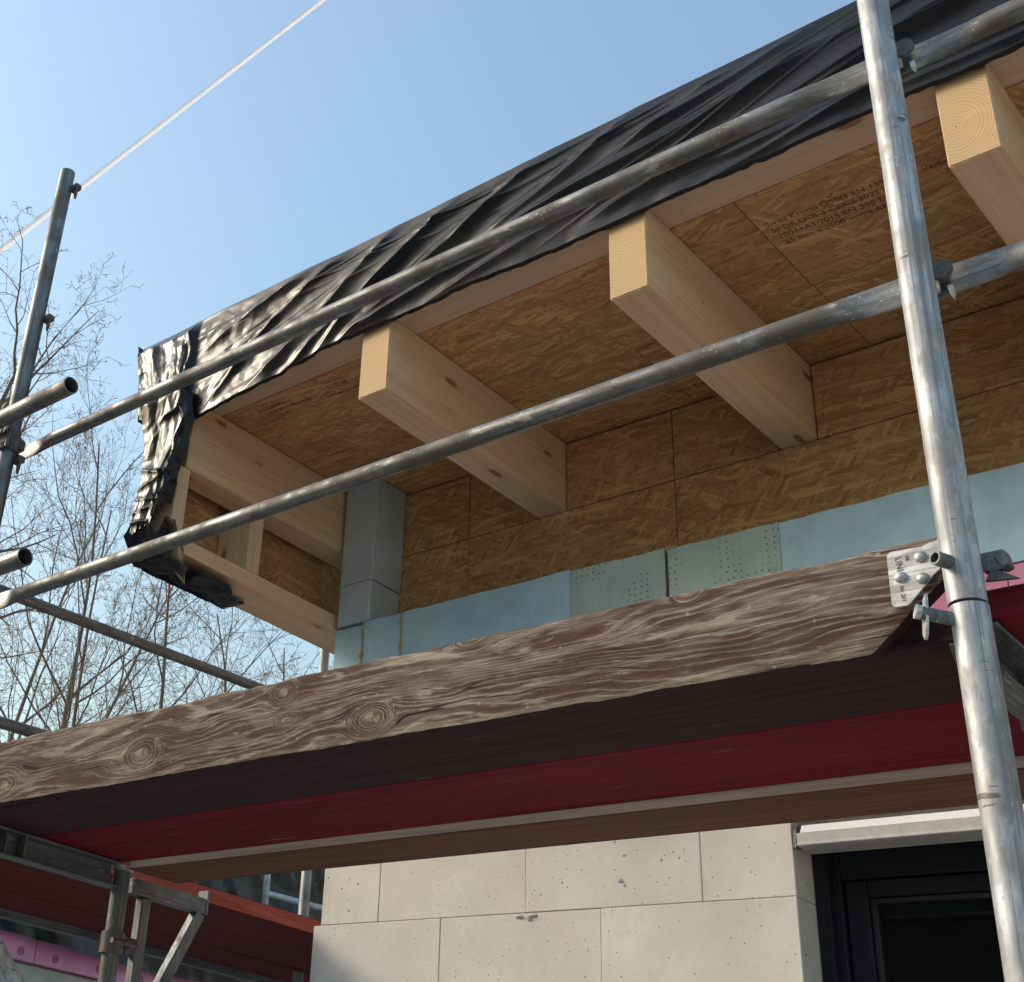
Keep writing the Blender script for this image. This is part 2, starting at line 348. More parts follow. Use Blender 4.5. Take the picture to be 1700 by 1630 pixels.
# ---- weathered toe board: grain that flows round its knots
def weathered(name, knots):
    n = NT(name); o = n.sep(n.obj()); x, z = o[0], o[2]
    p = n.comb(x, z, 0.0)
    w1 = n.math('SUBTRACT', n.noise(n.map(p, (1.9, 7, 1)), 1.0, 2, .5), .5)
    w2 = n.math('SUBTRACT', n.noise(n.map(p, (11, 30, 1), loc=(4, 2, 0)), 1.0, 3, .55), .5)
    psi = n.math('ADD', z, n.math('ADD', n.math('MULTIPLY', w1, .11), n.math('MULTIPLY', w2, .007)))
    ringv = None; ringm = None; kdark = None
    for (kx, kz, R, asp, e) in knots:
        dx = n.math('MULTIPLY', n.math('SUBTRACT', x, kx), asp); dz = n.math('SUBTRACT', z, kz)
        r2 = n.math('ADD', n.math('MULTIPLY', dx, dx), n.math('MULTIPLY', dz, dz))
        r2c = n.math('MAXIMUM', r2, R * R * .8)
        psi = n.math('SUBTRACT', psi, n.math('DIVIDE', n.math('MULTIPLY', dz, e * R * R), r2c))
        r = n.math('ADD', n.math('SQRT', r2), n.math('MULTIPLY', w2, .012))
        m = n.math('SUBTRACT', 1.0, n.sstep(r, R * .85, R * 1.15))
        core = n.math('SUBTRACT', 1.0, n.sstep(r, R * .30, R * .42))
        ringv = n.math('MULTIPLY', r, m) if ringv is None else n.math('ADD', ringv, n.math('MULTIPLY', r, m))
        ringm = m if ringm is None else n.math('MAXIMUM', ringm, m)
        kdark = core if kdark is None else n.math('MAXIMUM', kdark, core)
    g = n.math('ADD', n.math('MULTIPLY', psi, n.math('SUBTRACT', 1.0, ringm)), n.math('MULTIPLY', ringv, 1.7))
    dens = n.math('ADD', n.math('MULTIPLY', g, 86.0), n.math('MULTIPLY', n.noise(n.comb(n.math('MULTIPLY', g, 14.0), n.math('MULTIPLY', x, .7), 0.0), 1.0, 1), 10.0))
    fr = n.math('FRACT', dens)
    jag = n.math('MULTIPLY', n.math('SUBTRACT', n.noise(n.map(p, (30, 300, 1)), 1.0, 5, .75), .5), 1.15)
    fr = n.math('ADD', fr, jag)
    line = n.ramp(fr, [(0, .6), (.08, .15), (.35, .0), (.66, .08), (.84, .9), (1, 1)])
    patch = n.noise(n.map(p, (3.0, 11, 1), loc=(.6, 2.2, 0)), 1.0, 4, .6)
    fib = n.noise(n.map(p, (7, 420, 1)), 1.0, 3, .65)
    brown = n.ramp(n.noise(n.map(p, (7, 110, 1), loc=(3, 3, 0)), 1.0, 5, .7), [(.3, (.045, .022, .016)), (.55, (.090, .046, .034)), (.78, (.15, .095, .073))])
    pale = n.ramp(fib, [(.3, (.28, .23, .185)), (.7, (.52, .455, .39))])
    grey = n.mix(.45, (.19, .15, .125), pale)
    fade = n.ramp(n.noise(n.map(p, (4.5, 16, 1), loc=(2, 4, 0)), 1.0, 4, .65), [(.38, .25), (.56, 1.0)])
    c = n.mix(n.math('MULTIPLY', n.math('MULTIPLY', line, fade), n.ramp(patch, [(.25, .5), (.6, .95)])), brown, pale)
    c = n.mix(n.math('MULTIPLY', n.sstep(patch, .50, .74), .65), c, grey)
    brf = n.math('FRACT', n.math('ADD', n.math('MULTIPLY', g, 21.0), n.math('MULTIPLY', n.noise(n.map(p, (3, 12, 1), loc=(6, 6, 0)), 1.0, 3, .6), 3.2)))
    band = n.math('MULTIPLY', n.ramp(brf, [(.0, .0), (.45, .0), (.62, 1.0), (.80, .9), (.95, .0)]), n.ramp(fib, [(.35, .25), (.65, 1.0)])); c = n.mix(n.math('MULTIPLY', band, .52), c, pale)
    bare = n.noise(n.map(p, (9, 40, 1), loc=(5, 7, 0)), 1.0, 5, .7); c = n.mix(n.math('MULTIPLY', n.sstep(bare, .56, .66), .65), c, pale)
    rub = n.noise(n.map(p, (2.2, 8, 1), loc=(1, 9, 0)), 1.0, 3, .6); c = n.mix(n.math('MULTIPLY', n.sstep(rub, .54, .66), .6), c, brown)
    kc = n.mix(n.sstep(n.noise(n.map(p, (60, 60, 1)), 1.0, 3, .6), .4, .65), (.13, .085, .06), (.38, .32, .26))
    c = n.mix(n.math('MULTIPLY', kdark, .75), c, kc)
    # drying checks and dark specks
    cn = n.noise(n.comb(n.math('MULTIPLY', x, 1.1), n.math('MULTIPLY', psi, 26.0), 0.0), 1.0, 1)
    ck = n.math('MULTIPLY', n.math('SUBTRACT', 1.0, n.sstep(n.math('ABSOLUTE', n.math('SUBTRACT', cn, .5)), .0, .010)), n.sstep(n.noise(n.map(p, (4, 12, 1), loc=(8, 1, 0)), 1.0, 1), .52, .58))
    c = n.mix(n.math('MULTIPLY', ck, .85), c, (.02, .014, .012))
    spl = n.vor(p, 30, 1.0, 'F1', '2D'); spm = n.math('MULTIPLY', n.math('SUBTRACT', 1.0, n.sstep(n.math('ADD', spl['Distance'], n.math('MULTIPLY', w2, .3)), .05, .09)), n.math('GREATER_THAN', n.sep(spl['Color'])[0], .93)); c = n.mix(n.math('MULTIPLY', spm, .4), c, (.55, .52, .47))
    low = n.math('SUBTRACT', 1.0, n.sstep(z, .0, .010)); c = n.mix(n.math('MULTIPLY', low, n.math('MULTIPLY', n.sstep(fib, .4, .6), .45)), c, (.34, .31, .22))
    hgt = n.math('SUBTRACT', n.math('ADD', n.math('MULTIPLY', line, .7), n.math('MULTIPLY', fib, .35)), n.math('MULTIPLY', ck, 1.2))
    n.bump(hgt, .75, .0028)
    return n.fin(c, .82, 0, .2)

def aac(name):
    n = NT(name); v = n.obj(13.0)
    big = n.noise(v, 3, 3); mid = n.noise(v, 40, 4, .6)
    c = n.ramp(big, [(.3, (.57, .53, .475)), (.7, (.68, .64, .585))])
    c = n.mix(n.math('MULTIPLY', n.sstep(mid, .5, .75), .22), c, (.44, .41, .37))
    damp = n.noise(v, 1.6, 5, .65); c = n.mix(n.math('MULTIPLY', n.sstep(damp, .45, .68), .30), c, (.40, .385, .365))
    smear = n.noise(n.map(v, (9, 9, 3), rot=(0, .7, 0)), 1.0, 5, .7); c = n.mix(n.math('MULTIPLY', n.sstep(smear, .58, .66), .25), c, (.70, .68, .65))
    po = n.vor(v, 75); ps = n.math('MULTIPLY', n.math('SUBTRACT', 1.0, n.sstep(po['Distance'], .10, .22)), n.math('GREATER_THAN', n.sep(po['Color'])[0], .86))
    p2 = n.vor(v, 22); ps2 = n.math('MULTIPLY', n.math('SUBTRACT', 1.0, n.sstep(n.math('ADD', p2['Distance'], n.math('MULTIPLY', n.math('SUBTRACT', mid, .5), .2)), .05, .10)), n.math('GREATER_THAN', n.sep(p2['Color'])[1], .70))
    hole = n.math('MAXIMUM', ps, ps2)
    c = n.mix(n.math('MULTIPLY', hole, .75), c, (.16, .14, .12))
    scr = n.noise(n.map(v, (60, 60, 5), rot=(0, .5, 0)), 1.0, 2, .5); sm = n.sstep(n.noise(v, 5, 2), .6, .66)
    c = n.mix(n.math('MULTIPLY', n.math('MULTIPLY', n.sstep(scr, .64, .68), sm), .4), c, (.68, .65, .60))
    n.bump(n.math('SUBTRACT', n.math('MULTIPLY', mid, .5), n.math('MULTIPLY', hole, 1.2)), .8, .003)
    return n.fin(c, .92, 0, .15)

def xps(name, tone, dots=0.0, ribs=.3, stain=.2, stainc=(.30, .31, .26)):
    n = NT(name); v = n.obj(3.0); o = n.sep(n.obj())
    b = n.noise(v, 7, 4, .6); f = n.noise(v, 220, 2, .6)
    c = n.ramp(b, [(.3, tuple(k * .86 for k in tone)), (.7, tuple(min(1, k * 1.08) for k in tone))])
    rb = n.noise(n.map(v, (70, 1, 4)), 1.0, 2, .5); c = n.mix(n.math('MULTIPLY', n.sstep(rb, .4, .75), .16), c, tuple(k * 1.22 for k in tone))
    c = n.mix(n.math('MULTIPLY', n.sstep(n.noise(v, 12, 4, .65), .56, .75), stain), c, stainc)
    if dots:
        dv = n.vor(n.map(n.comb(o[0], o[2], 0.0), (1, 1, 1)), 44, .34, 'F1', '2D')
        dm = n.math('MULTIPLY', n.math('SUBTRACT', 1.0, n.sstep(dv['Distance'], .10, .20)), n.sstep(n.noise(n.map(v, (7, 1, 5)), 1.0, 2), .46, .56))
        c = n.mix(n.math('MULTIPLY', dm, dots), c, (.05, .08, .075))
        n.bump(n.math('SUBTRACT', f, dm), .3, .002)
    else:
        wf = n.vor(n.map(n.comb(o[0], o[2], 0.0), (1, 1, 1), (0, 0, .6)), 190, .1, 'F1', '2D')['Distance']
        n.bump(n.math('ADD', n.math('MULTIPLY', wf, ribs), f), .22, .0012)
    return n.fin(c, .75, 0, .25)

def plain(name, tone, rough=.6, metal=0, var=.2, scale=20, spec=None):
    n = NT(name); b = n.noise(n.obj(4.0), scale, 4, .6)
    c = n.ramp(b, [(.3, tuple(k * (1 - var) for k in tone)), (.7, tuple(min(1, k * (1 + var)) for k in tone))])
    n.bump(b, .15, .001); return n.fin(c, rough, metal, spec)

def film(name):
    n = NT(name); v = n.obj()
    m = n.noise(v, 34, 3, .55, .6); f = n.noise(n.map(v, (14, 14, 60), rot=(0, .5, 0)), 1.0, 3, .55)
    dust = n.noise(v, 9, 4, .65)
    c = n.mix(n.math('MULTIPLY', n.sstep(dust, .5, .8), .35), (.011, .012, .015), (.035, .034, .034))
    n.bump(n.math('ADD', n.math('MULTIPLY', m, .7), n.math('MULTIPLY', f, .5)), .05, .002)
    return n.fin(c, n.ramp(dust, [(.3, .23), (.75, .33)]), 0, .29)

M = {}
M['spruce_y'] = spruce('spruce_along_y', 'y')
M['spruce_x'] = spruce('spruce_along_x', 'x', (.60, .45, .31), .9, .4)
M['spruce_z'] = spruce('spruce_along_z', 'z')
M['osb_c'] = osb('osb_ceiling', 'x', 'y'); M['osb_w'] = osb('osb_wall', 'x', 'z'); M['osb_s'] = osb('osb_side', 'y', 'z')
M['galv'] = galv('galvanised_post', (.50, .53, .56), .34, (.20, .19, .17), rough=.54, scratch=1.0, metal=.55)
M['galv_x'] = galv('galvanised_rail', (.27, .28, .28), .80, (.10, .088, .070), .46, .4, 'x', .75, .75)
M['galv_d'] = galv('galvanised_dull', (.22, .245, .255), .5, (.10, .095, .08), .5, .2, 'z', .7)
M['galv_y'] = galv('galvanised_dull_y', (.23, .25, .26), .45, (.10, .095, .08), .5, .2, 'y', .7)
M['steel_dk'] = galv('dark_steel_fitting', (.17, .17, .17), .5, (.09, .065, .05), .5, .3, 'z', .7)
M['zinc'] = galv('zinc_plate', (.66, .69, .70), .25, (.32, .30, .28), .40, .3, 'x', .75)
M['film'] = film('black_film')
M['red'] = paintwood('red_paint_plank', (.150, .012, .022), (.26, .14, .12), .8)
M['red_y'] = paintwood('red_paint_plank_y', (.13, .018, .017), (.26, .14, .11), .5, 'y')
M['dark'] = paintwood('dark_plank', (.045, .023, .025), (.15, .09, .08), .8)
M['brown'] = paintwood('brown_plank', (.150, .074, .048), (.25, .15, .11), .8)
M['worn'] = paintwood('worn_lit_plank_edge', (.74, .60, .52), (.82, .74, .68), .7)  # worn wood, coloured paler still in place of light on the front edge
M['top'] = paintwood('dirty_plank_top', (.15, .12, .095), (.28, .25, .2), .5)
M['red_edge_lit'] = paintwood('red_plank_edge_lit', (.34, .085, .065), (.5, .28, .2), .35, 'y')  # lighter copy of the side deck's red, standing in for light on its edges
M['aac'] = aac('aerated_block')
M['blue'] = xps('blue_foam', (.39, .58, .70), 0, .5, .12)
M['green'] = xps('green_foam', (.36, .48, .46), .8, .3, .35, (.22, .24, .20))
M['greyblue'] = xps('grey_blue_foam', (.45, .54, .59), 0, .2, .25, (.26, .29, .30))
M['pink'] = xps('pink_foam', (.66, .27, .42), 0, .3, .12, (.50, .25, .34))
M['foam'] = plain('yellow_foam', (.42, .30, .13), .8, 0, .35, 60)
M['frame'] = plain('anthracite_frame', (.009, .011, .015), .55, 0, .15, 40, .25)
M['black'] = plain('black_rubber', (.008, .008, .009), .6)
M['strip'] = plain('grey_profile', (.40, .40, .39), .55, 0, .12, 25)
M['mesh'] = plain('white_mesh', (.70, .72, .72), .8, 0, .1, 200)
M['concrete'] = plain('concrete', (.36, .35, .32), .9, 0, .2, 3)
M['ink'] = plain('ink', (.085, .050, .028), .8, 0, .3, 120)
M['dowel'] = plain('dowel_head', (.17, .08, .14), .7)
M['mortar'] = plain('mortar', (.46, .44, .41), .95, 0, .2, 50)
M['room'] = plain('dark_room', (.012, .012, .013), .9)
def glass():
    n = NT('window_glass'); n.fin((.55, .60, .60), .02, 0, .35); n.bsdf.inputs['Transmission Weight'].default_value = 1.0; n.bsdf.inputs['IOR'].default_value = 1.45
    return n.m
M['glass'] = glass()
def bark(name, a, b):
    n = NT(name); v = n.obj(); c = n.ramp(n.noise(n.map(v, (14, 14, 3)), 1.0, 4, .6), [(.3, a), (.7, b)]); return n.fin(c, .9, 0, .15)
M['bark'] = bark('bark', (.08, .066, .052), (.19, .16, .13)); M['twig'] = bark('twig', (.13, .093, .064), (.22, .165, .118)); M['bud'] = bark('bud', (.12, .13, .045), (.17, .12, .06))

# ------------------------------------------------------------------ ground
def ground_mat():
    n = NT('site_ground'); v = n.obj(); b = n.noise(v, .35, 5, .6); f = n.noise(v, 9, 4, .6)
    c = n.ramp(b, [(.35, (.52, .475, .41)), (.5, (.60, .56, .495)), (.65, (.44, .41, .31))]); c = n.mix(.3, c, n.ramp(f, [(.3, .3), (.7, .6)]), 'OVERLAY')
    n.bump(f, .5, .03); return n.fin(c, .95)
N = 41; gx = np.sinh(np.linspace(-7, 7, N)) * 1.1; V = []; F = []
for j in range(N):
    for i in range(N):
        V.append((gx[i], gx[j], 0.0))
for j in range(N - 1):
    for i in range(N - 1): F.append((j * N + i, j * N + i + 1, (j + 1) * N + i + 1, (j + 1) * N + i))
g = obj('ground', V, F, ground_mat()); tag(g, 'sandy building site ground around the house', 'ground', kind='structure')

# ------------------------------------------------------------------ house
ZC = 4.33; L = 1.075; YS = .884; YB = .916
XR = 3.4                                       # the house goes on to the right of the picture
house = empty('house', (-.2, YB, 0), 'unfinished timber and block house with an overhanging beamed roof', 'house')
# joists
JX = [-1.968, -.978, 0.0, .956, 1.93]; JW = .126; JH = .298
ends = [(.02, .05), (.060, .215), (.030, .125), (.034, .115), (.05, .1)]
for x, (ex, ez) in zip(JX, ends):
    me_end = spruce_end('joist_end_grain', ex, ez)
    v, f = boxvf(x, x + JW, 0, L + .02, ZC - JH, ZC - .0015)
    o = obj('joist', v, f, [M['spruce_y'], me_end], house, (x, 0, ZC - JH), fmat=[0, 0, 1, 0, 0, 0])
    bm = bmesh.new(); bm.from_mesh(o.data)
    bmesh.ops.bevel(bm, geom=[e for e in bm.edges], offset=.0035, segments=2, affect='EDGES'); bm.to_mesh(o.data); bm.free()
house.children[0]
# ceiling: an edge plank along the eaves, then strand boards
xs = [-2.03, 1.42, XR]
for a, b in zip(xs[:-1], xs[1:]):
    o = box('edge_plank', a + .001, b - .001, -.018, .146, ZC + .0005, ZC + .027, M['spruce_x'], house, (a, 0, ZC), bevel=.002)
cx = [-2.02, -.92, .33, 2.0, XR]
for r, (ya, yb) in enumerate(((.149, .66), (.662, L + .02))):
    ss = cx if r == 0 else [-2.02, -.30, .335, 1.6, XR]
    for a, b in zip(ss[:-1], ss[1:]):
        box('ceiling_board', a + .0012, b - .0012, ya, yb, ZC + .001, ZC + .026, M['osb_c'], house, (a, ya, ZC), bevel=.0015)
# wall boards under the roof
low = [-1.83, -1.309, -.396, .86, 2.11, XR]
for a, b in zip(low[:-1], low[1:]):
    box('wall_board', a + .0015, b - .0015, L, L + .022, 3.30, ZC - JH - .004, M['osb_w'], house, (a, L, 3.3), bevel=.0015)
for a, b in ((-1.83, -1.311), (-1.307, -.984), (-.846, -.398), (-.394, -.006), (.132, .950), (1.088, 1.924), (2.062, XR)):
    box('infill_board', a, b, L - .001, L + .021, ZC - JH, ZC - .010, M['osb_w'], house, (a, L, 3.9), bevel=.0015)
box('wall_core', -1.80, XR, L + .026, L + .16, 2.77, ZC - .012, M['black'], house, bevel=0)
# foam boards on the rim of the floor
def ragged(name, x0, x1, y0, y1, z0, z1, mat, amp=.004, seed=1):
    n = max(6, int((x1 - x0) / .02)); V = []; F = []
    X = np.linspace(x0, x1, n); zt = z1 + amp * (vnoise(X * 9, X * 0, seed) + .6 * vnoise(X * 31, X * 0, seed + 3))
    for i in range(n):
        V += [(X[i], y0, z0), (X[i], y0, zt[i]), (X[i], y1, zt[i]), (X[i], y1, z0)]
    for i in range(n - 1):
        a = 4 * i; b = a + 4
        for k in range(4): F.append((a + k, a + (k + 1) % 4, b + (k + 1) % 4, b + k))
    F += [(3, 2, 1, 0), tuple(4 * (n - 1) + k for k in range(4))]
    o = obj(name, V, F, mat, house, (x0, y0, z0)); fixn(o); return o
for k, (a, b, mt) in enumerate([(-1.820, -1.676, 'blue'), (-1.668, -1.478, 'blue'), (-1.470, -.714, 'blue'), (-.7125, -.345, 'green'), (-.333, .0535, 'green'), (.055, 1.30, 'blue'), (1.302, 2.55, 'blue')]):
    ragged('foam_board', a, b, YS, L - .003, 3.362, [3.662, 3.672, 3.674, 3.668, 3.660, 3.657, 3.655][k], M[mt], .0022, k + 2)
    xx = np.linspace(.5, .5, 1)
for k, (a, b) in enumerate(((-1.82, -.57), (-.568, .68), (.682, 1.93), (1.932, 3.18))):
    box('pink_foam_board', a, b, YS + .004, L - .003, 2.775, 3.358, M['pink'], house, (a, YS, 2.77), bevel=.002)
for x, w in ((-1.672, .008), (-1.474, .008)):      # squeezed-out foam in the joints
    V = []; F = []; n = 22
    for i in range(n):
        z = 3.45 + i * .0105; r = .004 + .003 * abs(math.sin(i * 1.7)) + (.007 if i in (7, 8, 17) else 0)
        for k in range(8):
            a = 2 * math.pi * k / 8; V.append((x + r * .7 * math.cos(a), YS - .001 + r * .9 * math.sin(a), z))
    for i in range(n - 1):
        for k in range(8): b = (k + 1) % 8; F.append((i * 8 + k, i * 8 + b, i * 8 + 8 + b, i * 8 + 8 + k))
    o = obj('foam_seam', V, F, M['foam'], house, smooth=True)
o = box('foam_seam', -.3425, -.3355, YS + .004, YS + .05, 3.37, 3.652, M['ink'], house, bevel=0)
# foam-clad corner post
box('foam_column', -1.820, -1.646, YS + .003, L - .003, 3.862, ZC - .002, M['greyblue'], house, (-1.82, YS, 3.8), bevel=.003)
box('foam_column', -1.818, -1.650, YS + .001, L - .003, 3.679, 3.859, M['greyblue'], house, (-1.8, YS + .3, 3.5), bevel=.004)
# side cheek of the overhang
cheek = obj('side_cheek', *boxvf(-2.052, -2.034, -.01, 1.30, 3.69, ZC + .3), M['osb_s'], house, (-2.05, 0, 3.7), bevel=.0015)
def cp(name, *b, m='spruce_y', org=None):
    return box(name, *b, M[m], cheek, org or (b[0], b[2], b[4]), bevel=.003)
cp('bottom_plate', -2.033, -1.842, -.03, 1.30, 3.683, 3.745)
cp('front_post', -2.03, -1.846, -.030, .028, 3.747, 4.030, m='spruce_z')
cp('stud', -2.03, -1.846, .372, .444, 3.747, 4.030, m='spruce_z')
# roof body behind the film
box('roof_body', -2.15, XR, -.012, 3.2, ZC + .030, 4.672, M['spruce_x'], house, bevel=.004)
# block wall
wall = obj('block_wall', *boxvf(-1.80, -.03, YB + .012, YB + .29, 0, 2.766), M['mortar'], house, bevel=0)
# face blocks: upper and lower course, each block its own piece
def block(x0, x1, z0, z1, rec=0.0):
    v, f = boxvf(x0 + .0006, x1 - .0006, YB + rec, YB + .30, z0 + .0006, z1 - .0006)
    o = obj('block', v, f, M['aac'], wall, (x0, YB, z0), bevel=.0022); return o
rows = [(2.511, 2.762, [-1.812, -1.5384, -.9134, -.2884, -.002], -1), (2.261, 2.511, [-1.846, -1.2586, -.6336, -.002], 0), (2.011, 2.261, [-1.846, -1.5384, -.9134, -.2884, -.002], 0)]
for z0, z1, js, q in rows:
    for i, (a, b) in enumerate(zip(js[:-1], js[1:])): block(a, b, z0, z1, .001 * ((i * 7 + int(z0 * 10)) % 3))
box('wall_base', -1.846, -.002, YB + .001, YB + .30, 0, 2.009, M['aac'], wall, bevel=.003)
box('wall_side', 2.0, XR, YB, YB + .30, 0, 2.766, M['aac'], wall, bevel=.003)
box('wall_below_window', .0, 1.998, YB + .001, YB + .30, 0, 1.2, M['aac'], wall, bevel=.003)
# glue squeezed out of joints
def blob(pts, name, mat, parent, y, rr):
    V = []; F = []
    for (px, pz, sx, sz) in pts:
        b = len(V); n = 8
        V.append((px, y - rr, pz))
        for k in range(n):
            a = 2 * math.pi * k / n; q = 1 + .25 * math.sin(k * 2.3 + px * 50); V.append((px + sx * q * math.cos(a), y + .002, pz + sz * q * math.sin(a)))
        for k in range(n): F.append((b, b + 1 + k, b + 1 + (k + 1) % n))
    o = obj(name, V, F, mat, parent, smooth=True); fixn(o); return o
for gb in ([(-.935, 2.500, .020, .007)], [(-.900, 2.495, .016, .012), (-.884, 2.501, .020, .006)], [(-.56, 2.590, .011, .011)]): blob(gb, 'glue_blob', M['mortar'], wall, YB, .010)
box('lintel', -.002, 2.0, YB + .06, YB + .30, 2.685, 2.766, M['mortar'], wall, bevel=.002)
# window
win = empty('window', (.9, 1.10, 1.2)); win.parent = house; win.location = Vector((.9, 1.10, 1.2)) - worg(house)
fr = box('window_frame', 0.0005, .062, 1.062, 1.135, 1.2, 2.684, M['frame'], win, bevel=.003)
box('guide_rail', .0005, .040, 1.030, 1.060, 1.2, 2.66, M['frame'], win, bevel=.002)
box('window_frame', .063, 1.94, 1.064, 1.135, 2.585, 2.684, M['frame'], win, bevel=.003)
box('window_frame', 1.94, 1.999, 1.062, 1.135, 1.2, 2.684, M['frame'], win, bevel=.003)
sash = box('sash', .066, .128, 1.078, 1.14, 1.21, 2.582, M['frame'], win, bevel=.004)
box('sash_head', .129, 1.90, 1.078, 1.14, 2.535, 2.582, M['frame'], sash, bevel=.004)
box('glazing_bead', .129, .147, 1.092, 1.138, 1.21, 2.533, M['black'], sash, bevel=.002)
box('glazing_bead', .148, 1.90, 1.092, 1.138, 2.519, 2.534, M['black'], sash, bevel=.002)
box('pane', .146, 1.92, 1.106, 1.128, 1.21, 2.521, M['glass'], sash, bevel=0)
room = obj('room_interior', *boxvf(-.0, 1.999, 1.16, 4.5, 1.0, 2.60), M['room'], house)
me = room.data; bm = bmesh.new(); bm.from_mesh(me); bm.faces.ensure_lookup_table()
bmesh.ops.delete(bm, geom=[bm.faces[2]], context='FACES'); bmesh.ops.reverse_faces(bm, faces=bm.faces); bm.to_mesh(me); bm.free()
# shutter profile above the opening
sp = prism('shutter_profile', [(.896, 2.654), (.891, 2.645), (.900, 2.642), (.990, 2.642), (.990, 2.680), (.896, 2.680)], 'x', .020, 1.99, M['strip'], house, .0012)
prism('mesh_strip', [(.898, 2.681), (.915, 2.706), (.924, 2.706), (.924, 2.681)], 'x', .030, 1.99, M['mesh'], house)
prism('profile_end', [(.893, 2.640), (.925, 2.640), (.925, 2.715), (.899, 2.69)], 'x', .010, .019, M['steel_dk'], house)
# printed marks on the strand boards
def text(name, body, size, loc, xdir, ydir, mat, parent, ext=0.0, align='LEFT'):
    cu = bpy.data.curves.new(name, 'FONT'); cu.body = body; cu.size = size; cu.extrude = ext; cu.align_x = align; cu.space_line = .95
    t = bpy.data.objects.new('tmp_text', cu); COL.objects.link(t)
    dg = bpy.context.evaluated_depsgraph_get(); me = bpy.data.meshes.new_from_object(t.evaluated_get(dg)); bpy.data.objects.remove(t)
    X = Vector(xdir).normalized(); Y = Vector(ydir).normalized(); Zv = X.cross(Y)
    me.transform(Matrix(((X.x, Y.x, Zv.x, 0), (X.y, Y.y, Zv.y, 0), (X.z, Y.z, Zv.z, 0), (0, 0, 0, 1))))
    me.materials.clear(); me.materials.append(mat); me.name = name
    o = bpy.data.objects.new(name, me); COL.objects.link(o); ORIG[o] = Vector(loc); o.parent = parent; o.location = Vector(loc) - worg(parent); return o
boards = [o for o in house.children if o.name.startswith('ceiling_board')]
bd1 = boards[1]; bd0 = boards[0]
for k, ln in enumerate(('Swiss Krono OSB/3 EN 13986:', 'SKDE OSB-3 CPR-I-2022 0571', '2004+A1:2015 EN 300 E1 F0', '25 mm x 2500 mm x 675 mm')):
    text('printed_mark', ln, .031, (.352 + .004 * k, .310 + .036 * k, ZC + .0002), (1, .035, 0), (0, -1, 0), M['ink'], bd1)
text('printed_mark', 'Verlegerichtung', .030, (.80, .335, ZC + .0002), (1, .035, 0), (0, -1, 0), M['ink'], bd1)
for k, ln in enumerate(('EN 300:2006', '2004+A1 4 PB 13986', '13 F0 E1', '25')):
    text('printed_mark', ln, .027, (-1.70 + .012 * k, .215 + .034 * k, ZC + .0002), (1, .035, 0), (0, -1, 0), M['ink'], bd0)
for k, ln in enumerate(('16.6.2022', '22:52:28')):
    text('printed_mark', ln, .027, (-1.355, .205 + .034 * k, ZC + .0002), (1, .035, 0), (0, -1, 0), M['ink'], bd0)
text('printed_mark', 'Verlegerichtung', .026, (-1.40, .285, ZC + .0002), (1, .035, 0), (0, -1, 0), M['ink'], bd0)
text('printed_mark', 'Swiss Krono OSB/3 EN 13986', .030, (-.33, .99, ZC + .0002), (1, .0, 0), (0, -1, 0), M['ink'], boards[4])

# ------------------------------------------------------------------ black film over the eaves
tarp = empty('tarpaulin', (-.4, -.06, 4.30), 'black plastic sheet draped in folds over the roof edge', 'tarpaulin')
FOLDS = [  # x0,z0,x1,z1,amp,width
    (-1.86, 4.60, -1.10, 4.72, .012, .020), (-1.80, 4.50, -1.25, 4.72, .016, .022), (-1.70, 4.36, -.98, 4.72, .024, .026), (-1.52, 4.28, -.80, 4.70, .026, .026),
    (-1.30, 4.28, -.68, 4.64, .022, .020), (-1.17, 4.29, -.55, 4.70, .030, .030), (-1.10, 4.31, -.36, 4.60, .026, .026), (-1.03, 4.31, -.20, 4.50, .020, .022),
    (-.95, 4.30, -.30, 4.44, .014, .016), (-.60, 4.52, -.10, 4.71, .022, .026), (-.45, 4.48, .15, 4.70, .028, .032), (-.30, 4.44, .62, 4.60, .030, .034),
    (-.70, 4.30, .30, 4.43, .016, .020), (-.20, 4.50, .45, 4.66, .018, .028), (.05, 4.56, .70, 4.71, .022, .030), (-.05, 4.33, .60, 4.42, .022, .022), (.20, 4.42, 1.20, 4.53, .028, .034),
    (.40, 4.36, 1.30, 4.43, .020, .024), (.45, 4.55, 1.40, 4.68, .026, .032), (.75, 4.50, 1.90, 4.62, .026, .036), (1.0, 4.38, 2.3, 4.46, .024, .030), (1.3, 4.50, 2.8, 4.64, .028, .036), (.9, 4.64, 1.6, 4.71, .018, .025),
    (.30, 4.32, .95, 4.36, .012, .014), (.85, 4.33, 1.6, 4.37, .014, .014), (-1.62, 4.42, -1.40, 4.55, .014, .016), (-1.74, 4.28, -1.45, 4.44, .020, .018), (-1.45, 4.25, -1.2, 4.33, .016, .014)]
fr_ = random.Random(5)
for k in range(40):            # finer taut creases between the big folds
    x0 = fr_.uniform(-1.85, 2.3); z0 = fr_.uniform(4.31, 4.66); sl = (.55 if x0 < -1.0 else .30 if x0 < .2 else .13) * fr_.uniform(.7, 1.2); ln = fr_.uniform(.55, 1.2)
    FOLDS.append((x0, z0, x0 + ln, min(4.70, z0 + sl * ln), fr_.uniform(.0022, .0050), fr_.uniform(.0035, .007)))
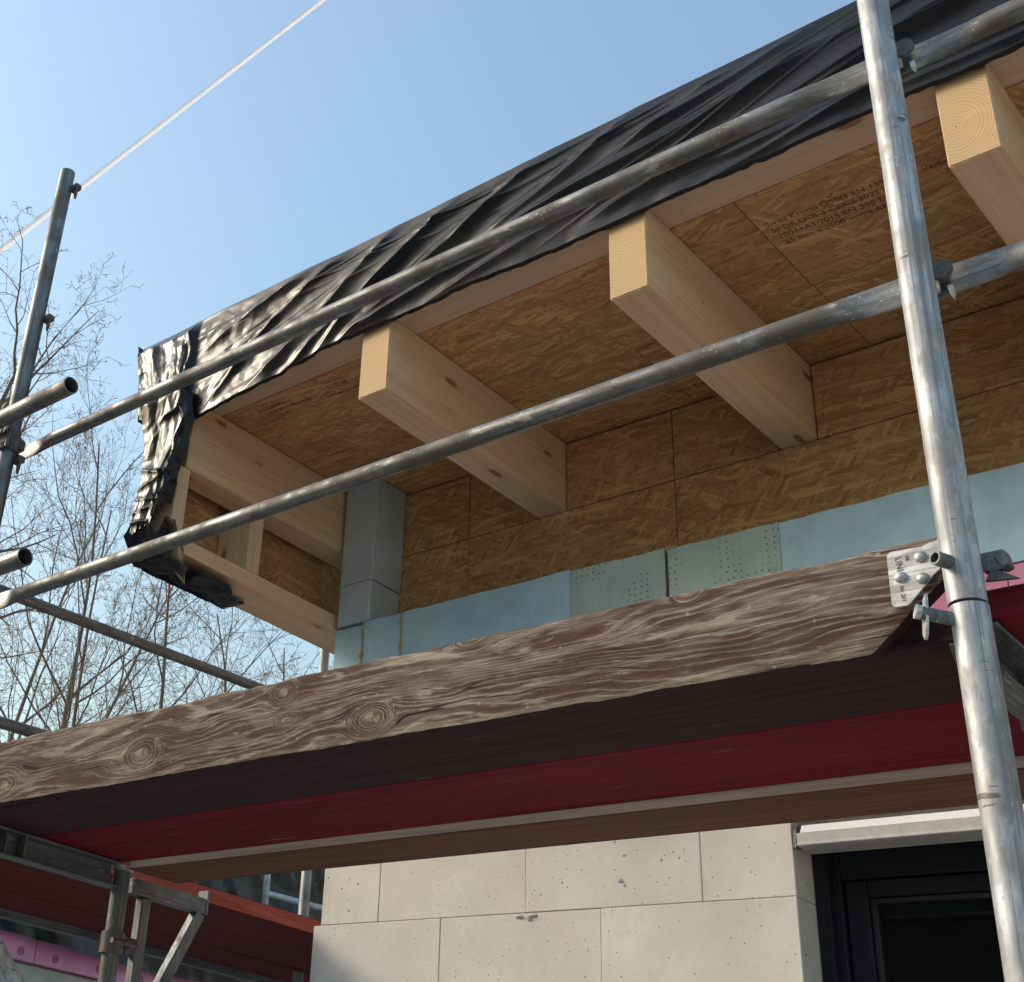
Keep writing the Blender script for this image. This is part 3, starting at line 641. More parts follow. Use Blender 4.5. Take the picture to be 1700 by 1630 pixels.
def foldsum(X, Z):
    D = np.zeros_like(X)
    for k, (x0, z0, x1, z1, a, w) in enumerate(FOLDS):
        dx, dz = x1 - x0, z1 - z0; l2 = dx * dx + dz * dz; l = math.sqrt(l2)
        t = ((X - x0) * dx + (Z - z0) * dz) / l2
        bend = .022 * np.sin(t * 3.1 + k * 1.3) * (1 if k % 2 else -1)
        s = ((X - x0) * dz - (Z - z0) * dx) / l + bend
        end = np.clip((t + .12) / .30, 0, 1) * np.clip((1.12 - t) / .30, 0, 1); end = end * end * (3 - 2 * end)
        wl = np.where(s > 0, w * 1.25, w * .55)
        D += .62 * a * end * np.exp(-np.abs(s / wl) ** 1.35)
    return D
nx, nz = 1100, 130
X = np.linspace(-2.203, 2.9, nx); T = np.linspace(0, 1, nz)
XX, TT = np.meshgrid(X, T)
zb = 4.298 + .005 * vnoise(X * 4, X * 0, 4) + .003 * vnoise(X * 23, X * 0, 5)
zb = zb - .05 * np.clip((-1.15 - X) / .35, 0, 1) - .035 * np.clip((-1.55 - X) / .3, 0, 1)
zb = np.where(X < -1.86, 4.30 + .10 * np.clip((X + 2.2) / .34, 0, 1) * -1 + .015 * vnoise(X * 20, X * 0, 6), zb)
zt = 4.700 + .004 * vnoise(X * 3, X * 0, 8)
ZZ = zt[None, :] + (zb - zt)[None, :] * TT
D = foldsum(XX, ZZ) * np.clip(TT / .10, .15, 1) * (1 - .25 * np.clip((TT - .85) / .15, 0, 1))
D += .003 * vnoise(XX * 4, ZZ * 11, 11) + .0016 * np.abs(vnoise(XX * 9 + ZZ * 11, ZZ * 24 - XX * 4, 12)) * np.clip((.4 - XX) / 1.5, .1, 1)
cr = np.clip((-1.84 - XX) / .05, 0, 1)       # separate gathered sheet at the corner
wx = XX + .18 * (ZZ - 4.5)
D += cr * np.clip(TT / .12, .1, 1) * (.010 + .026 * facet(wx * 11 + ZZ * 1.5, ZZ * 4.0 - wx * 3, 21) + .009 * facet(wx * 26 + 3, ZZ * 5, 22) + .002 * facet(XX * 55, ZZ * 30 + XX * 20, 23))
D += .016 * np.clip(TT / .15, 0, 1) * np.exp(-np.abs((XX + 1.865 + .03 * (ZZ - 4.5) + .006 * np.sin(ZZ * 30)) / .010))
D += np.clip((-1.1 - XX) / .5, 0, 1) * np.clip(TT / .12, 0, 1) * (.009 * facet(XX * 6 - ZZ * 5, ZZ * 9 + XX * 4, 24) + .004 * facet(XX * 18 - ZZ * 12, ZZ * 22 + XX * 9, 25))
D += .004 * np.clip((TT - .9) / .1, 0, 1) * vnoise(XX * 13, XX * 0, 31)
Y = -.022 - D
# edge run-in over the roof, and a hem turned in underneath
rows_y = [Y]; rows_z = [ZZ]
topn = 7
ry = []; rz = []
for k in range(topn):
    q = (topn - k) / topn
    ry.append(Y[0] + .9 * q ** 1.6 + .02 * (1 - q)); rz.append(ZZ[0] + .002 + .006 * np.sin(q * 3) + .003 * vnoise(X * 4, X * 0 + k * .7, 15))
hy = [Y[-1] + .012, Y[-1] + .020]; hz = [ZZ[-1] - .004 + .003 * vnoise(X * 40, X * 0, 16), ZZ[-1] + .010]
AY = np.vstack([np.array(ry), Y, np.array(hy)]); AZ = np.vstack([np.array(rz), ZZ, np.array(hz)]); R_ = AY.shape[0]
AX = np.broadcast_to(X, AY.shape) + .20 * np.clip(4.70 - AZ, 0, 1) * np.clip((-1.88 - X) / .28, 0, 1)[None, :]
V = np.stack([AX, AY, AZ], -1).reshape(-1, 3)
def gridf(R_, C_): return [(j * C_ + i, j * C_ + i + 1, (j + 1) * C_ + i + 1, (j + 1) * C_ + i) for j in range(R_ - 1) for i in range(C_ - 1)]
o = obj('front_sheet', V, gridf(R_, nx), M['film'], tarp, smooth=True); fixn(o)
# return round the corner on the far side
ny, nz2 = 60, 70
Yg = np.linspace(-.05, 1.2, ny); Tg = np.linspace(0, 1, nz2); YY, TG = np.meshgrid(Yg, Tg)
ZG = 4.702 - TG * (.39 + .03 * vnoise(YY * 3, YY * 0, 41)); XG = -2.203 - .010 * facet(YY * 9 + ZG * 6, ZG * 7, 42) + .20 * (4.70 - ZG)
V = np.stack([XG, YY, ZG], -1).reshape(-1, 3); o = obj('side_sheet', V, gridf(nz2, ny), M['film'], tarp, smooth=True); fixn(o)
# crumpled flap hanging down the front of the cheek
nu, nv = 110, 200
U, Vv = np.meshgrid(np.linspace(0, 1, nu), np.linspace(0, 1, nv))
zf = 4.40 - Vv * (.635 - .05 * U + .035 * vnoise(U * 7, U * 0, 58) + .018 * vnoise(U * 23, U * 0, 59))
left = -2.112 + .062 * np.clip(Vv / .9, 0, 1) + .006 * vnoise(zf * 12, zf * 0, 51)
right = np.interp(zf.ravel(), [3.60, 3.70, 3.78, 3.80, 3.96, 4.10, 4.20, 4.23, 4.40], [-1.95, -1.90, -1.868, -1.845, -1.822, -1.80, -1.775, -1.785, -1.84]).reshape(zf.shape) + .006 * vnoise(zf * 25, zf * 0, 52)
xf = left + (right - left) * U
wr = .35 * vnoise(xf * 4, zf * 4, 53)
dd = .004 + .050 * facet(xf * 8 + wr + zf * 1.0, zf * 3.0 - xf * 2 + wr, 54) + .010 * facet(xf * 20 - zf * 5, zf * 7 + xf * 6, 55) + .002 * facet(xf * 44 + zf * 9, zf * 34 - xf * 14, 56)
dd += .026 * np.exp(-np.abs((U - .90 + .03 * np.sin(zf * 40)) / .05)) + .020 * np.exp(-np.abs((U - .70 - .06 * np.sin(zf * 17)) / .04)) * np.clip((4.15 - zf) * 5, 0, 1)
for zc, sl, am in ((4.24, .25, .03), (4.02, -.35, .022), (3.98, .30, .018), (3.90, -.20, .022), (3.86, .15, .02), (3.80, -.10, .024), (3.77, .4, .02)):
    dd += .55 * am * np.exp(-np.abs((zf - zc - sl * (xf + 1.96)) / .009)) * np.clip(.5 + vnoise(xf * 9, zf * 0 + zc * 9, 57), 0, 1)
dd *= np.clip(U / .06, .25, 1) * np.clip((1.02 - U) / .06, .1, 1)
yf = -.034 - dd + .10 * np.clip(.10 - U, 0, 1) / .10 * .6
V = np.stack([xf, yf, zf], -1).reshape(-1, 3); o = obj('corner_flap', V, gridf(nv, nu), M['film'], tarp, smooth=True); fixn(o)
# left return of the flap
nu2 = 30; U, Vv = np.meshgrid(np.linspace(0, 1, nu2), np.linspace(0, 1, nv)); zf = 4.40 - Vv * .74
V = np.stack([-2.112 + .062 * Vv - .012 * np.abs(vnoise(U * 5, zf * 14, 61)) - .004, .03 + U * .34, zf], -1).reshape(-1, 3)
o = obj('side_flap', V, gridf(nv, nu2), M['film'], tarp, smooth=True); fixn(o)
# torn rag wrapped under the bottom plate
nu3, nv3 = 70, 130
U, Vv = np.meshgrid(np.linspace(0, 1, nu3), np.linspace(0, 1, nv3)); yr = -.075 + .56 * Vv
xr = -2.07 + U * (.262 - .10 * Vv + .045 * vnoise(Vv * 7, Vv * 0, 71) + .02 * vnoise(Vv * 24, Vv * 0, 74))
hang = (.055 * np.exp(-((Vv - .16) / .10) ** 2) + .085 * np.exp(-((Vv - .30) / .06) ** 2) + .022) * np.clip((U - .55) / .45, 0, 1) ** 1.2 * (1.05 - .8 * Vv)
zr = 3.678 - hang - .016 * facet(xr * 12, yr * 11, 72) - .007 * facet(xr * 30, yr * 26, 73)
zr += np.clip((.13 - Vv) / .13, 0, 1) * (.10 + .05 * vnoise(U * 6, U * 0, 75))
V = np.stack([xr, yr, zr], -1).reshape(-1, 3); o = obj('bottom_rag', V, gridf(nv3, nu3), M['film'], tarp, smooth=True); fixn(o)

# ------------------------------------------------------------------ scaffold along the facade
XP, YP, XL, YL, R = 1.190, -1.125, -1.254, -1.138, .02415
ZD = 2.372
YR = -1.075
# near post
post = empty('scaffold_post', (XP, YP, 0), 'bright scratched galvanised scaffold post in the right foreground', 'scaffold post', 'scaffold posts')
pipe('lower_tube', (XP, YP, 0), (XP, YP, ZD + .012), R, .003, M['galv'], post, 40)
pipe('upper_tube', (XP - .001, YP, ZD + .0165), (XP - .003, YP, 5.6), R, .003, M['galv'], post, 40)
rod('spigot', (XP, YP, ZD - .2), (XP, YP, ZD + .2), .0195, M['steel_dk'], post)
d = Vector((-.42, -.86, .05)).normalized(); c0 = Vector((XP, YP, 2.443))
pipe('pin_socket', c0 + d * .018, c0 + d * .046, .0098, .0028, M['galv_d'], post, 24)
d2 = Vector((-.80, -.58, .20)).normalized(); c1 = Vector((XP, YP, 2.362))
bolt = rod('locking_bolt', c1 + d2 * .015, c1 + d2 * .062, .0092, M['galv_d'], post)
rod('bolt_head', c1 + d2 * .062, c1 + d2 * .069, .0100, M['zinc'], bolt)
# flat toggle blade through the bolt
pt = c1 + d2 * .056
V, F = [], []
blade = [(-.003, .026), (.004, .022), (.007, .0), (.006, -.026), (.001, -.036), (-.004, -.030), (-.005, 0)]
side = d2.cross(Vector((0, 0, 1))).normalized()
for s in (-.0018, .0018):
    for a, b in blade: V.append(pt + side * a * 1.6 + Vector((.05 * b * 2, 0, b)) + d2 * s)
nb = len(blade); F = [tuple(range(nb)), tuple(range(2 * nb - 1, nb - 1, -1))] + [(i, nb + i, nb + (i + 1) % nb, (i + 1) % nb) for i in range(nb)]
o = obj('toggle', V, F, M['zinc'], bolt); fixn(o)
# wedge lugs behind the post
def lug(z, parent, xs=1, x=XP, y=YP, big=1.0, mat='galv_d'):
    o = box('wedge_lug', x + .018, x + .018 + .030 * big, y + .012, y + .030, z - .010 * big, z + .016 * big, M[mat], parent, bevel=.003)
    prism('wedge', [(x + .020, z - .022 * big), (x + .058 * big, z - .026 * big), (x + .030, z - .006 * big)], 'y', y + .016, y + .022, M[mat], o)
    return o
lug(2.447, post, big=1.05)
prism('wedge_hook', [(XP + .036, 2.452), (XP + .050, 2.462), (XP + .054, 2.440), (XP + .044, 2.436)], 'y', YP + .008, YP + .034, M['galv_d'], post, .002)
for z in (3.405, 2.944):      # round studs that hold the rails
    rod('rail_stud', (XP + .023, YR - .016, z + .005), (XP + .023, YR - .008, z + .005), .0170, M['galv_y'], post)
    prism('stud_wedge', [(XP + .026, z - .022), (XP + .034, z - .022), (XP + .035, z - .038), (XP + .032, z - .048), (XP + .028, z - .038)], 'y', YR - .004, YR + .001, M['zinc'], post)
# far post
post2 = empty('scaffold_post', (XL, YL, 0), 'far galvanised scaffold post with an open top against the sky', 'scaffold post', 'scaffold posts')
pipe('tube', (XL, YL, 0), (XL + .002, YL, 4.402), R, .003, M['galv_d'], post2, 32)
for z in (4.335, 3.835, 3.352):
    o = box('wedge_lug', XL + .014, XL + .050, YL + .010, YL + .034, z - .008, z + .012, M['steel_dk'], post2, bevel=.003)
    prism('wedge', [(XL + .034, z + .012), (XL + .048, z + .012), (XL + .046, z - .030), (XL + .042, z - .046), (XL + .038, z - .030)], 'y', YL + .016, YL + .024, M['steel_dk'], o)
# guard rails: tube with flattened ends
def guard_rail(xa, xb, z, label, dz=0.0, bend=.0, flatL=True, flatR=True, y=YR, mat='galv_x'):
    t = empty('guard_rail', ((xa + xb) / 2, y, z), label, 'guard rail', 'guard rails')
    n = 90; path = []; rad = []; r = .0187
    for i in range(n + 1):
        q = i / n; x = xa + (xb - xa) * q
        ea = min(1, max(0, (x - xa - .10) / .085)) if flatL else 1; eb = min(1, max(0, (xb - .10 - x) / .085)) if flatR else 1
        e = min(ea, eb); e = e * e * (3 - 2 * e)
        path.append((x, y + (1 - e) * .004, z + dz * q - bend * math.sin(math.pi * q)))
        rad.append((r * (.20 + .80 * e), r * (1.42 - .42 * e)))
    d_, s_, t_ = frame_of(Vector(path[-1]) - Vector(path[0]))
    v, f = sweep(path, rad, 24); o = obj('tube', v, f, M[mat], t); fixn(o); shade(o, 60)
    return t
n0 = 60
def dense(xa, xb): pass
guard_rail(XL - .06, XP + .014, 3.416, 'upper dull steel guard rail crossing in front of the black sheet', -.006)
guard_rail(XL - .06, XP + .014, 2.944, 'lower dull steel guard rail crossing in front of the bare joists', 0)
guard_rail(XP - .018, XP + 2.6, 3.404, 'upper steel guard rail running off right from the bright post', -.02, y=YR + .010)
guard_rail(XP - .018, XP + 2.6, 2.944, 'lower steel guard rail running off right from the bright post', 0, y=YR + .010)
# tubes of the neighbouring bay, open ends showing
tb = empty('scaffold_tube', (-1.7, -1.198, 3.45), 'upper open-ended scaffold tube clamped across the far post', 'scaffold tube', 'open-ended tubes')
pipe('tube', (-2.6, -1.198, 3.452), (-.906, -1.198, 3.448), .0242, .0035, M['galv_x'], tb, 28)
cpl = box('coupler', XL - .034, XL + .034, -1.172, -1.10, 3.385, 3.425, M['steel_dk'], tb, bevel=.008)
rod('coupler_bolt', (XL + .036, -1.165, 3.43), (XL + .036, -1.165, 3.375), .008, M['steel_dk'], cpl)
pipe('coupler_ring', (XL, YL, 3.378), (XL, YL, 3.428), .034, .009, M['steel_dk'], cpl, 20)
tb2 = empty('scaffold_tube', (-1.7, -1.198, 2.96), 'lower open-ended scaffold tube poking in at the left edge', 'scaffold tube', 'open-ended tubes')
pipe('tube', (-2.6, -1.198, 2.962), (-.962, -1.198, 2.958), .0242, .0035, M['galv_x'], tb2, 28)

# toe board
YT = -1.08
KN = [(-.533, .054, .037, .60, 1.0), (.119, .034, .031, .55, 1.0), (-.118, .124, .024, .7, 1.2), (.766, .146, .017, .55, 1.6), (.343, .152, .020, .5, 1.8), (-1.043, .042, .030, .5, 1.0), (-.10, .066, .014, .45, 1.2)]
toe = empty('toe_board', (0, YT, ZD), 'weathered brown toe board with swirling grain and riveted metal end plate', 'toe board')
nx = 260; xs = np.linspace(-1.215, 1.157, nx); V = []; F = []
def topz(x): return 2.530 - .013 * (x + 1.2) / 2.4
tz = np.array([topz(x) for x in xs]) + .0022 * vnoise(xs * 14, xs * 0, 81) + .0012 * vnoise(xs * 60, xs * 0, 82)
bz = np.array([ZD - .010 * (x + 1.2) / 2.4 for x in xs]) + .0018 * vnoise(xs * 11, xs * 0, 83) + .0010 * vnoise(xs * 50, xs * 0, 84)
cut = np.clip((xs - 1.042) / .113, 0, 1); bz = bz + cut * .096
for i in range(nx): V += [(xs[i], YT + .0012, bz[i]), (xs[i], YT, bz[i] + .004), (xs[i], YT, tz[i] - .005), (xs[i], YT + .004, tz[i]), (xs[i], YT + .028, tz[i]), (xs[i], YT + .028, bz[i])]
for i in range(nx - 1):
    a = 6 * i; b = a + 6
    for k in range(6): F.append((a + k, a + (k + 1) % 6, b + (k + 1) % 6, b + k))
F += [tuple(range(5, -1, -1)), tuple(range(6 * (nx - 1), 6 * nx))]
fm = []
for i in range(nx - 1):
    for k in range(6): fm.append(1 if k == 5 else 0)
fm += [0, 1]
o = obj('board', V, F, [weathered('weathered_board', KN), M['dark']], toe, (0, YT, ZD), fmat=fm); fixn(o); shade(o, 30)
# end plate with a rounded hook ear
pl = [(1.0785, 2.501), (1.080, 2.505), (1.085, 2.508), (1.128, 2.506), (1.138, 2.509)]
cxp, czp, rp = 1.1505, 2.4935, .0175
for k in range(9):
    a = math.radians(115 - k * 20); pl.append((cxp + rp * math.cos(a), czp + rp * math.sin(a)))
pl += [(1.148, 2.466), (1.138, 2.459), (1.133, 2.453), (1.104, 2.425), (1.098, 2.4215), (1.083, 2.422), (1.0775, 2.427)]
plate = prism('end_plate', pl, 'y', YT - .0040, YT - .0006, M['zinc'], toe, .0009)
for (x, z) in ((1.1245, 2.490), (1.0945, 2.4655), (1.1235, 2.4575)):
    v = []; f = []; n = 16; m = 5
    for i in range(m):
        a = math.pi / 2 * i / (m - .6)
        for k in range(n):
            b = 2 * math.pi * k / n; v.append((x + .0085 * math.cos(a) * math.cos(b), YT - .004 - .0068 * math.sin(a), z + .0085 * math.cos(a) * math.sin(b)))
    for i in range(m - 1):
        for k in range(n): b = (k + 1) % n; f.append((i * n + k, i * n + b, (i + 1) * n + b, (i + 1) * n + k))
    f.append(tuple(range((m - 1) * n, m * n)))
    o = obj('rivet', v, f, M['zinc'], plate, smooth=True); fixn(o)
text('stamped_mark', 'UNI', .0130, (1.0895, YT - .0043, 2.497), (.06, 0, -1), (1, 0, .06), M['steel_dk'], plate, .0002)
text('stamped_mark', '08', .0075, (1.1040, YT - .0043, 2.496), (.06, 0, -1), (1, 0, .06), M['steel_dk'], plate, .0002)
text('stamped_mark', 'Nr.201', .0085, (1.0910, YT - .0043, 2.4525), (.06, 0, -1), (1, 0, .06), M['steel_dk'], plate, .0002)
box('end_strap', 1.1575, 1.160, YT + .001, YT + .027, 2.484, 2.513, M['steel_dk'], toe, bevel=0)

# deck planks
def plank(x0, x1, y0, y1, z0, z1, mats, label, fm=None, group='deck planks of the facade scaffold', cap=True, axis='x', capm='galv_d'):
    t = empty('deck_plank', ((x0 + x1) / 2, (y0 + y1) / 2, z0), label, 'deck plank', group)
    box('board', x0, x1, y0, y1, z0, z1, [mats, M['top']] if not isinstance(mats, list) else mats + [M['top']], t, (x0, y0, z0), fm or [0, 1, 0, 0, 0, 0], .003)
    if cap and axis == 'x':
        prism('end_fitting', [(x1 - .035, y0 + .004), (x1 - .002, y0 + .004), (x1 - .002, y1 - .004), (x1 - .035, y1 - .02), (x1 - .075, y0 + .16)], 'z', z0 - .003, z0 - .0005, M[capm], t)
        rod('fitting_rivet', (x1 - .030, y0 + .06, z0 - .006), (x1 - .030, y0 + .06, z0 - .003), .008, M['steel_dk'], t, 12)
    return t
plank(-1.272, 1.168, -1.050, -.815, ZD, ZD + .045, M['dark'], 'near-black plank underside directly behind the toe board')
plank(-1.272, 1.168, -.811, -.516, ZD + .001, ZD + .046, M['red'], 'dark red painted plank underside in the middle of the deck')
plank(-1.215, 1.168, -.512, -.335, 2.353, 2.396, [M['brown'], M['worn']], 'brown plank with worn edge paled as if lit, nearest the block wall', [0, 2, 1, 0, 0, 0], cap=False)
plank(1.188, 3.7, -1.092, -.815, ZD + .002, ZD + .047, M['red'], 'dark red plank edge running right from behind the bright post')
plank(1.212, 3.7, -.811, -.516, ZD + .001, ZD + .046, M['red'], 'red plank underside at the right edge beyond the bright post')
plank(1.185, 3.7, -.512, -.335, 2.353, 2.396, [M['brown'], M['worn']], 'brown plank with worn edge continuing past the right edge of the picture', [0, 2, 1, 0, 0, 0], cap=False)

# transoms: channel section with stiffeners
def transom(x, y0, y1, z0, z1, label, open_side=1):
    t = empty('scaffold_transom', (x, (y0 + y1) / 2, z0), label, 'transom', 'scaffold transoms')
    s = open_side; w = .046; a, b = (x - w / 2, x + w / 2)
    box('web', *( (a, a + .004) if s > 0 else (b - .004, b)), y0, y1, z0, z1, M['galv_y'], t, bevel=.001)
    for zz in ((z0, z0 + .005), (z1 - .005, z1)):
        box('flange', a + .0045 if s > 0 else a, b if s > 0 else b - .0045, y0, y1, zz[0], zz[1], M['galv_y'], t, bevel=.001)
    for yy in (y0 + .20, y0 + .26): box('stiffener', a + .006, b - .004, yy, yy + .005, z0 + .006, z1 - .006, M['galv_y'], t, bevel=0)
    return t
transom(XL, -1.112, -.527, 2.302, ZD - .002, 'channel transom under the deck at the left')
transom(XP, -1.098, -.527, 2.296, ZD - .002, 'channel transom under the deck behind the bright post')
# inner standards
for x, lab in ((XL, 'dark inner scaffold post under the left end of the deck'),):
    t = empty('scaffold_post', (x, -.502, 0), lab, 'scaffold post', 'scaffold posts')
    pipe('tube', (x, -.502, 0), (x, -.502, ZD - .004), R, .003, M['galv_d'], t, 28)
    pipe('collar', (x, -.502, ZD - .020), (x, -.502, ZD - .006), R + .004, .003, M['zinc'], t, 28)
# console bracket
br = empty('console_bracket', (XL, -.33, 2.05), 'steel console bracket with diagonal brace under the brown plank', 'bracket')
box('arm', XL - .020, XL + .020, -.468, -.195, 2.300, 2.342, M['galv_y'], br, bevel=.003)
box('arm_end', XL - .022, XL + .022, -.194, -.186, 2.298, 2.366, M['galv_y'], br, bevel=.002)
box('upright', XL - .015, XL + .015, -.430, -.396, 1.78, 2.298, M['galv_d'], br, bevel=.003)
p0 = Vector((XL, -.205, 2.300)); p1 = Vector((XL, -.395, 1.93)); dv = (p1 - p0).normalized(); nn = Vector((0, dv.z, -dv.y)); V = []
for p in (p0, p1):
    for sx, sn in ((-.016, -.017), (.016, -.017), (.016, .017), (-.016, .017)): V.append(p + Vector((sx, 0, 0)) + nn * sn)
o = obj('diagonal_brace', V, [(0, 1, 2, 3), (7, 6, 5, 4), (0, 4, 5, 1), (1, 5, 6, 2), (2, 6, 7, 3), (3, 7, 4, 0)], M['galv_d'], br, bevel=.003); fixn(o)
cl = pipe('clamp', (XL, -.502, 2.135), (XL, -.502, 2.19), R + .009, .008, M['steel_dk'], br, 20)
box('clamp_jaw', XL - .018, XL + .022, -.47, -.43, 2.14, 2.185, M['steel_dk'], cl, bevel=.005)
rod('clamp_bolt', (XL + .03, -.53, 2.165), (XL + .03, -.44, 2.165), .008, M['steel_dk'], cl)
tb = empty('brace_tube', (XL, -.8, 1.9), 'pale steel brace tube at the bottom left corner', 'brace tube')
rod('tube', (-1.30, -.86, 2.115), (-1.30, -.10, 1.40), .021, M['galv'], tb)

# ------------------------------------------------------------------ scaffold round the left side of the house
for k in range(3):
    x1 = -2.005 - k * .340; x0 = x1 - .332
    labs = ['lit red-edged plank beside the block wall corner', 'second red plank of the side deck, counted from the block wall', 'outermost red plank of the side deck above the pink wall']
    t = empty('deck_plank', ((x0 + x1) / 2, 1.2, 2.52), labs[k], 'deck plank', 'planks of the side deck')
    box('board', x0, x1, -.75, 3.2, 2.520 + .002 * (k % 2), 2.578, [M['red_y'], M['top'], M['red_edge_lit']], t, (x0, -.7, 2.5), [0, 1, 0, 2, 0, 0], bevel=.004)
t = empty('ledger', (-3.05, 1.2, 2.5), 'grey steel ledger along the outer edge of the side deck', 'ledger'); box('channel', -3.078, -3.034, -.75, 3.2, 2.49, 2.575, M['galv_y'], t, bevel=.003)
for z0, dz, lab in ((3.640, .05, 'upper side guard rail sloping behind the toe board'), (3.118, .05, 'lower side guard rail at the left edge')):
    t = empty('guard_rail', (-2.7, .4, z0), lab, 'guard rail', 'side guard rails')
    rod('tube', (-2.7, -1.6, z0 - .055), (-2.7, 1.86, z0 + .095), .0235, M['galv_y'], t)
t = empty('scaffold_post', (-2.72, 1.80, 0), 'slim far scaffold post beside the foam-clad corner', 'scaffold post', 'scaffold posts'); pipe('tube', (-2.74, 1.80, 0), (-2.74, 1.80, 4.5), R, .003, M['galv'], t)
t = empty('scaffold_post', (-2.9, 1.9, 0), 'pale post behind the red plank by the block wall', 'scaffold post', 'scaffold posts'); pipe('tube', (-3.55, 2.86, 0), (-3.55, 2.86, 4.2), .030, .003, M['galv'], t)
# ------------------------------------------------------------------ neighbouring building
nb = empty('neighbour_building', (-7.5, 4, 0), 'low neighbouring building with pink foam band and black sheeting', 'building')
box('wall', -9.5, -6.02, -6, 16, 0, 2.80, M['concrete'], nb, bevel=.01)
box('upper_wall', -9.5, -6.04, -6, 16, 2.80, 3.95, M['concrete'], nb, bevel=.01)
ys = np.arange(-1.5, 9.5, 1.05)
for k, y in enumerate(ys):
    b = box('pink_board', -6.03, -5.98, y + .003, y + 1.047, 2.805, 3.13, M['pink'], nb, (-6, y, 2.8), bevel=.003)
    for q in (.17, .55, .93):
        for zz in (2.862, 3.02): pipe('dowel', (-5.984, y + q, zz), (-5.9765, y + q, zz), .026, .007, M['dowel'], b, 12); rod('dowel_core', (-5.984, y + q, zz), (-5.977, y + q, zz), .010, M['dowel'], b, 8)
n1, n2 = 300, 60
U, Vv = np.meshgrid(np.linspace(-2, 12, n1), np.linspace(0, 1, n2)); zl = 2.935 + .035 * vnoise(U * 1.3, U * 0, 91) + .06 * np.clip((U - 3.6) / 2, 0, 1); zz = 4.0 + (zl - 4.0) * Vv
xx = -5.93 + .05 * np.abs(vnoise(U * 3.4 + zz * 2.2, zz * 1.2, 92)) * (1 + .5 * Vv) + .03 * np.abs(vnoise(U * 8 + zz * 5, zz * 2, 93))
V = np.stack([xx, U, zz], -1).reshape(-1, 3)
tp = obj('tarpaulin', V, gridf(n2, n1), M['film'], None, (-5.95, 5, 3.0), smooth=True); tag(tp, 'black sheet hanging in pleats over the neighbouring wall', 'tarpaulin')
t = empty('scaffold_tube', (-5.5, 5, 3.58), 'thin pale horizontal tube in front of the black pleated sheet', 'scaffold tube'); rod('tube', (-5.5, 4.30, 3.565), (-5.5, 9, 3.70), .022, M['galv'], t)
t = empty('scaffold_post', (-5.45, 4.28, 0), 'pale slim post by the neighbouring black sheet', 'scaffold post', 'scaffold posts'); rod('tube', (-5.5, 4.30, 0), (-5.5, 4.30, 4.2), .024, M['galv'], t)
t = empty('scaffold_post', (-5.2, 4.05, 0), 'short bit of post below the red side deck', 'scaffold post', 'scaffold posts'); rod('tube', (-4.75, 3.50, 0), (-4.75, 3.50, 2.83), .024, M['galv'], t)

# ------------------------------------------------------------------ unseen house added behind the camera so the pane mirrors something dark
oh = empty('unseen_opposite_house', (-6, -13, 0), 'dark gabled house added out of view behind the camera, mirrored in the window glass', 'house')
M['render'] = plain('dull_render', (.10, .095, .085), .9, 0, .15, 2); M['tiles'] = paintwood('roof_tiles', (.055, .038, .032), (.1, .08, .07), .3)
ow = prism('wall', [(-13.5, 0), (2.5, 0), (2.5, 5.6), (-5.5, 11.2), (-13.5, 5.6)], 'y', -20, -11.5, M['render'], oh)
for sx in (-1, 1): prism('roof', [(-5.5, 11.55), (-5.5 + sx * 8.6, 5.45), (-5.5 + sx * 8.6, 5.2), (-5.5, 11.25)], 'y', -20.3, -11.0, M['tiles'], oh)
for x in (-10.5, -6.5, -2.5):
    for z in (1.0, 4.0):
        w_ = box('window', x, x + 1.2, -11.49, -11.44, z, z + 1.4, M['strip'], ow, bevel=.01); box('pane', x + .08, x + 1.12, -11.438, -11.43, z + .08, z + 1.32, M['black'], w_, bevel=0)
